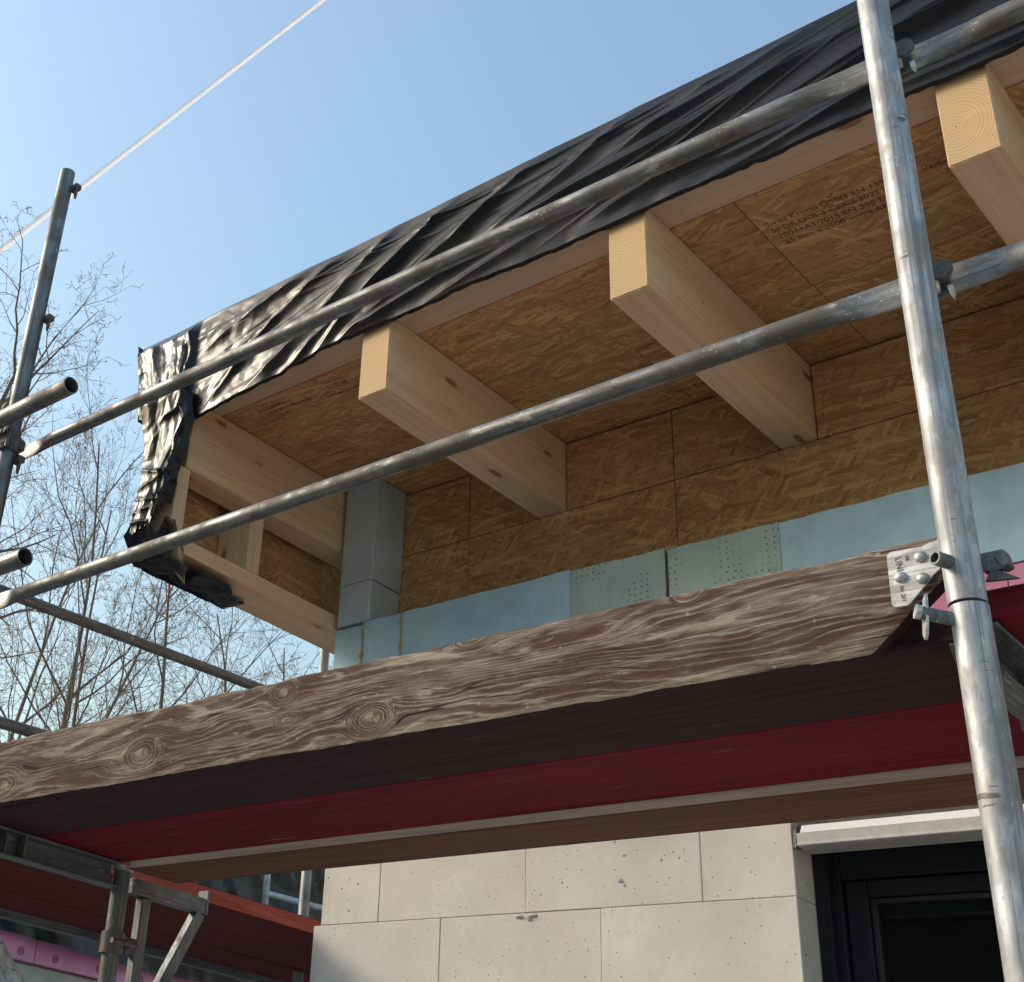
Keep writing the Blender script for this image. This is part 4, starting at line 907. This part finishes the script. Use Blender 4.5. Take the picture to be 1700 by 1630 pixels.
# ------------------------------------------------------------------ bare trees
def tree(name, base, height, r0, seed, label, lean=(0, 0), spread=1.0, levels=4, up=.5, nlimb=11, first=.25):
    rg = random.Random(seed); TV, TF, CV, CF, BV, BF = [], [], [], [], [], []
    def tubeseg(V, F, pts, rs, n):
        b0 = len(V)
        for i, p in enumerate(pts):
            d = (pts[min(i + 1, len(pts) - 1)] - pts[max(i - 1, 0)]); d, s, t = frame_of(d)
            for k in range(n):
                a = 2 * math.pi * k / n; V.append(tuple(p + s * (rs[i] * math.cos(a)) + t * (rs[i] * math.sin(a))))
        for i in range(len(pts) - 1):
            for k in range(n):
                b = (k + 1) % n; F.append((b0 + i * n + k, b0 + i * n + b, b0 + (i + 1) * n + b, b0 + (i + 1) * n + k))
    def grow(p, d, ln, r, lev):
        ns = [12, 7, 5, 4, 3][lev]; pts = [p.copy()]; rs = [r]; dirs = []
        for i in range(ns):
            w = [.05, .16, .22, .28, .3][lev]
            d = (d + Vector((rg.gauss(0, w), rg.gauss(0, w), rg.gauss(0, w))) * .75 + Vector((0, 0, [.03, .07, .05, .02, .0][lev] * up * 2))).normalized()
            p = p + d * (ln / ns); pts.append(p.copy()); dirs.append(d.copy()); rs.append(max(r * (1 - (i + 1) / ns * .82), .0022))
        if lev <= 1: tubeseg(TV, TF, pts, rs, 7 if lev == 0 else 5)
        else: tubeseg(CV, CF, pts, rs, 3)
        if lev >= 3 or (lev == 2 and rg.random() < .5):
            for q in (1, .6):
                if rg.random() < .32:
                    i = int(q * ns); c = pts[i]; s = rg.uniform(.007, .016); b = len(BV); dd = dirs[min(i, ns - 1)]; _, a1, a2 = frame_of(dd)
                    for o_ in (dd * s * 1.5, a1 * s * .5, a2 * s * .5 - a1 * s * .3, -a2 * s * .5 - a1 * s * .3, -dd * s): BV.append(tuple(c + o_))
                    for tri in ((0, 1, 2), (0, 2, 3), (0, 3, 1), (4, 2, 1), (4, 3, 2), (4, 1, 3)): BF.append(tuple(b + k for k in tri))
        if lev >= levels: return
        nc = [nlimb, 7, 5, 4][lev]
        for k in range(nc):
            t = (first if lev == 0 else .18) + (1 - (first if lev == 0 else .18)) * (k + rg.random()) / nc; t = min(t, .99)
            i = int(t * ns); fr_ = t * ns - i; q = pts[i].lerp(pts[i + 1], fr_); dd = dirs[i]; _, s, t_ = frame_of(dd)
            a = k * 2.4 + rg.uniform(-.6, .6); op = [rg.uniform(.45, .95), rg.uniform(.5, 1.0), rg.uniform(.5, 1.1), rg.uniform(.5, 1.2)][lev] * spread
            nd = (dd * math.cos(op) + (s * math.cos(a) + t_ * math.sin(a)) * math.sin(op)).normalized()
            ll = ln * [.36, .50, .52, .55][lev] * (1.15 - .70 * t) * rg.uniform(.7, 1.25)
            rr = min(rs[i] * .62, r * [.36, .45, .5, .6][lev]); grow(q, nd, ll, max(rr, .0026), lev + 1)
    b = Vector(base); t = empty(name, base, label, 'tree', 'bare trees beyond the scaffold')
    grow(b, Vector((lean[0], lean[1], 1)).normalized(), height, r0, 0)
    obj('trunk', TV, TF, M['bark'], t, smooth=True); obj('crown', CV, CF, M['twig'], t); obj('buds', BV, BF, M['bud'], t)
    return t
tree('bare_tree', (-12.5, 6.75, 0), 10.4, .062, 3, 'slim bare tree rising left of the sloping side rail', (.02, -.02), .8, up=.8)
tree('bare_tree', (-11.95, 7.45, 0), 10.2, .058, 5, 'middle slim bare tree of the row', (.03, .0), .85, up=.8)
tree('bare_tree', (-11.60, 7.85, 0), 9.9, .062, 9, 'darkest slim bare tree, nearest the hanging black rag', (.04, .01), .9, up=.7)
tree('bare_tree', (-15.2, 9.2, 0), 11.0, .07, 12, 'thin bare tree behind the first and second trunks', (.0, .02), .8, up=.8)
tree('bare_tree', (-12.6, 10.6, 0), 9.6, .06, 15, 'low bare tree right of the hanging rag, above the toe board', (.02, .02), 1.0, up=.6)
tree('bare_tree', (-13.9, 12.9, 0), 10.0, .06, 18, 'small bare tree far right beside the foam-clad corner', (.0, .0), 1.0, up=.6)
tree('bare_tree', (-11.9, 3.3, 0), 10.7, .13, 21, 'large spreading bare tree entering from the left edge', (.05, .09), 1.15, up=.35, nlimb=21, first=.30)
tree('bare_tree', (-13.8, 7.0, 0), 10.6, .065, 27, 'thin bare tree at the far left, partly behind the far post', (.0, .0), .85, up=.8)

# ------------------------------------------------------------------ vapour trail high in the sky
def trail_mat():
    n = NT('vapour_trail'); b = n.noise(n.map(n.obj(), (.01, .01, .01)), 1.0, 3)
    tr = n.t.nodes.new('ShaderNodeBsdfTransparent'); df = n.t.nodes.new('ShaderNodeBsdfDiffuse'); tl = n.t.nodes.new('ShaderNodeBsdfTranslucent'); ms = n.t.nodes.new('ShaderNodeMixShader'); m2 = n.t.nodes.new('ShaderNodeMixShader')
    df.inputs[0].default_value = (1, 1, 1, 1); tl.inputs[0].default_value = (1, 1, 1, 1); ms.inputs[0].default_value = .5
    lw = n.t.nodes.new('ShaderNodeLayerWeight'); lw.inputs[0].default_value = .5
    fac = n.math('MULTIPLY', n.math('POWER', n.math('SUBTRACT', 1.0, lw.outputs['Facing']), 1.0), n.ramp(b, [(.3, .85), (.7, 1.0)]))
    n.t.links.new(df.outputs[0], ms.inputs[1]); n.t.links.new(tl.outputs[0], ms.inputs[2])
    n.t.links.new(fac, m2.inputs[0]); n.t.links.new(tr.outputs[0], m2.inputs[1]); n.t.links.new(ms.outputs[0], m2.inputs[2]); n.t.links.new(m2.outputs[0], n.out.inputs[0])
    return n.m
A = Vector((-2157.8, 1168.65, 1723.1)); B = Vector((-1483.8, 1395.9, 2200.8)); dv = B - A
NS = 240; path = [A - dv * 1.5 + dv * 4.0 * i / NS for i in range(NS + 1)]
rad = [(7.2 - 2.0 * max(0, min(1, (i / NS * 4 - 1.5)))) * (1 + .06 * math.sin(i * .37) * math.sin(i * .113 + 1)) for i in range(NS + 1)]
d_, s_, t_ = frame_of(dv); toc = (cam.matrix_world.translation - (A + B) / 2); toc -= d_ * toc.dot(d_); toc.normalize(); sd = d_.cross(toc)
v = []; f = []; K = 9                      # one curved veil of vapour, hollow side away from the ground
for i, p in enumerate(path):
    for k in range(K):
        a_ = math.radians(-78 + 156 * k / (K - 1)); v.append(p + toc * (rad[i] * .8 * math.cos(a_)) + sd * (rad[i] * math.sin(a_)))
for i in range(len(path) - 1):
    for k in range(K - 1): f.append((i * K + k, i * K + k + 1, (i + 1) * K + k + 1, (i + 1) * K + k))
o = obj('vapour_trail', v, f, trail_mat(), None, A, smooth=True)
tag(o, 'straight white vapour trail crossing the blue sky', 'vapour trail')
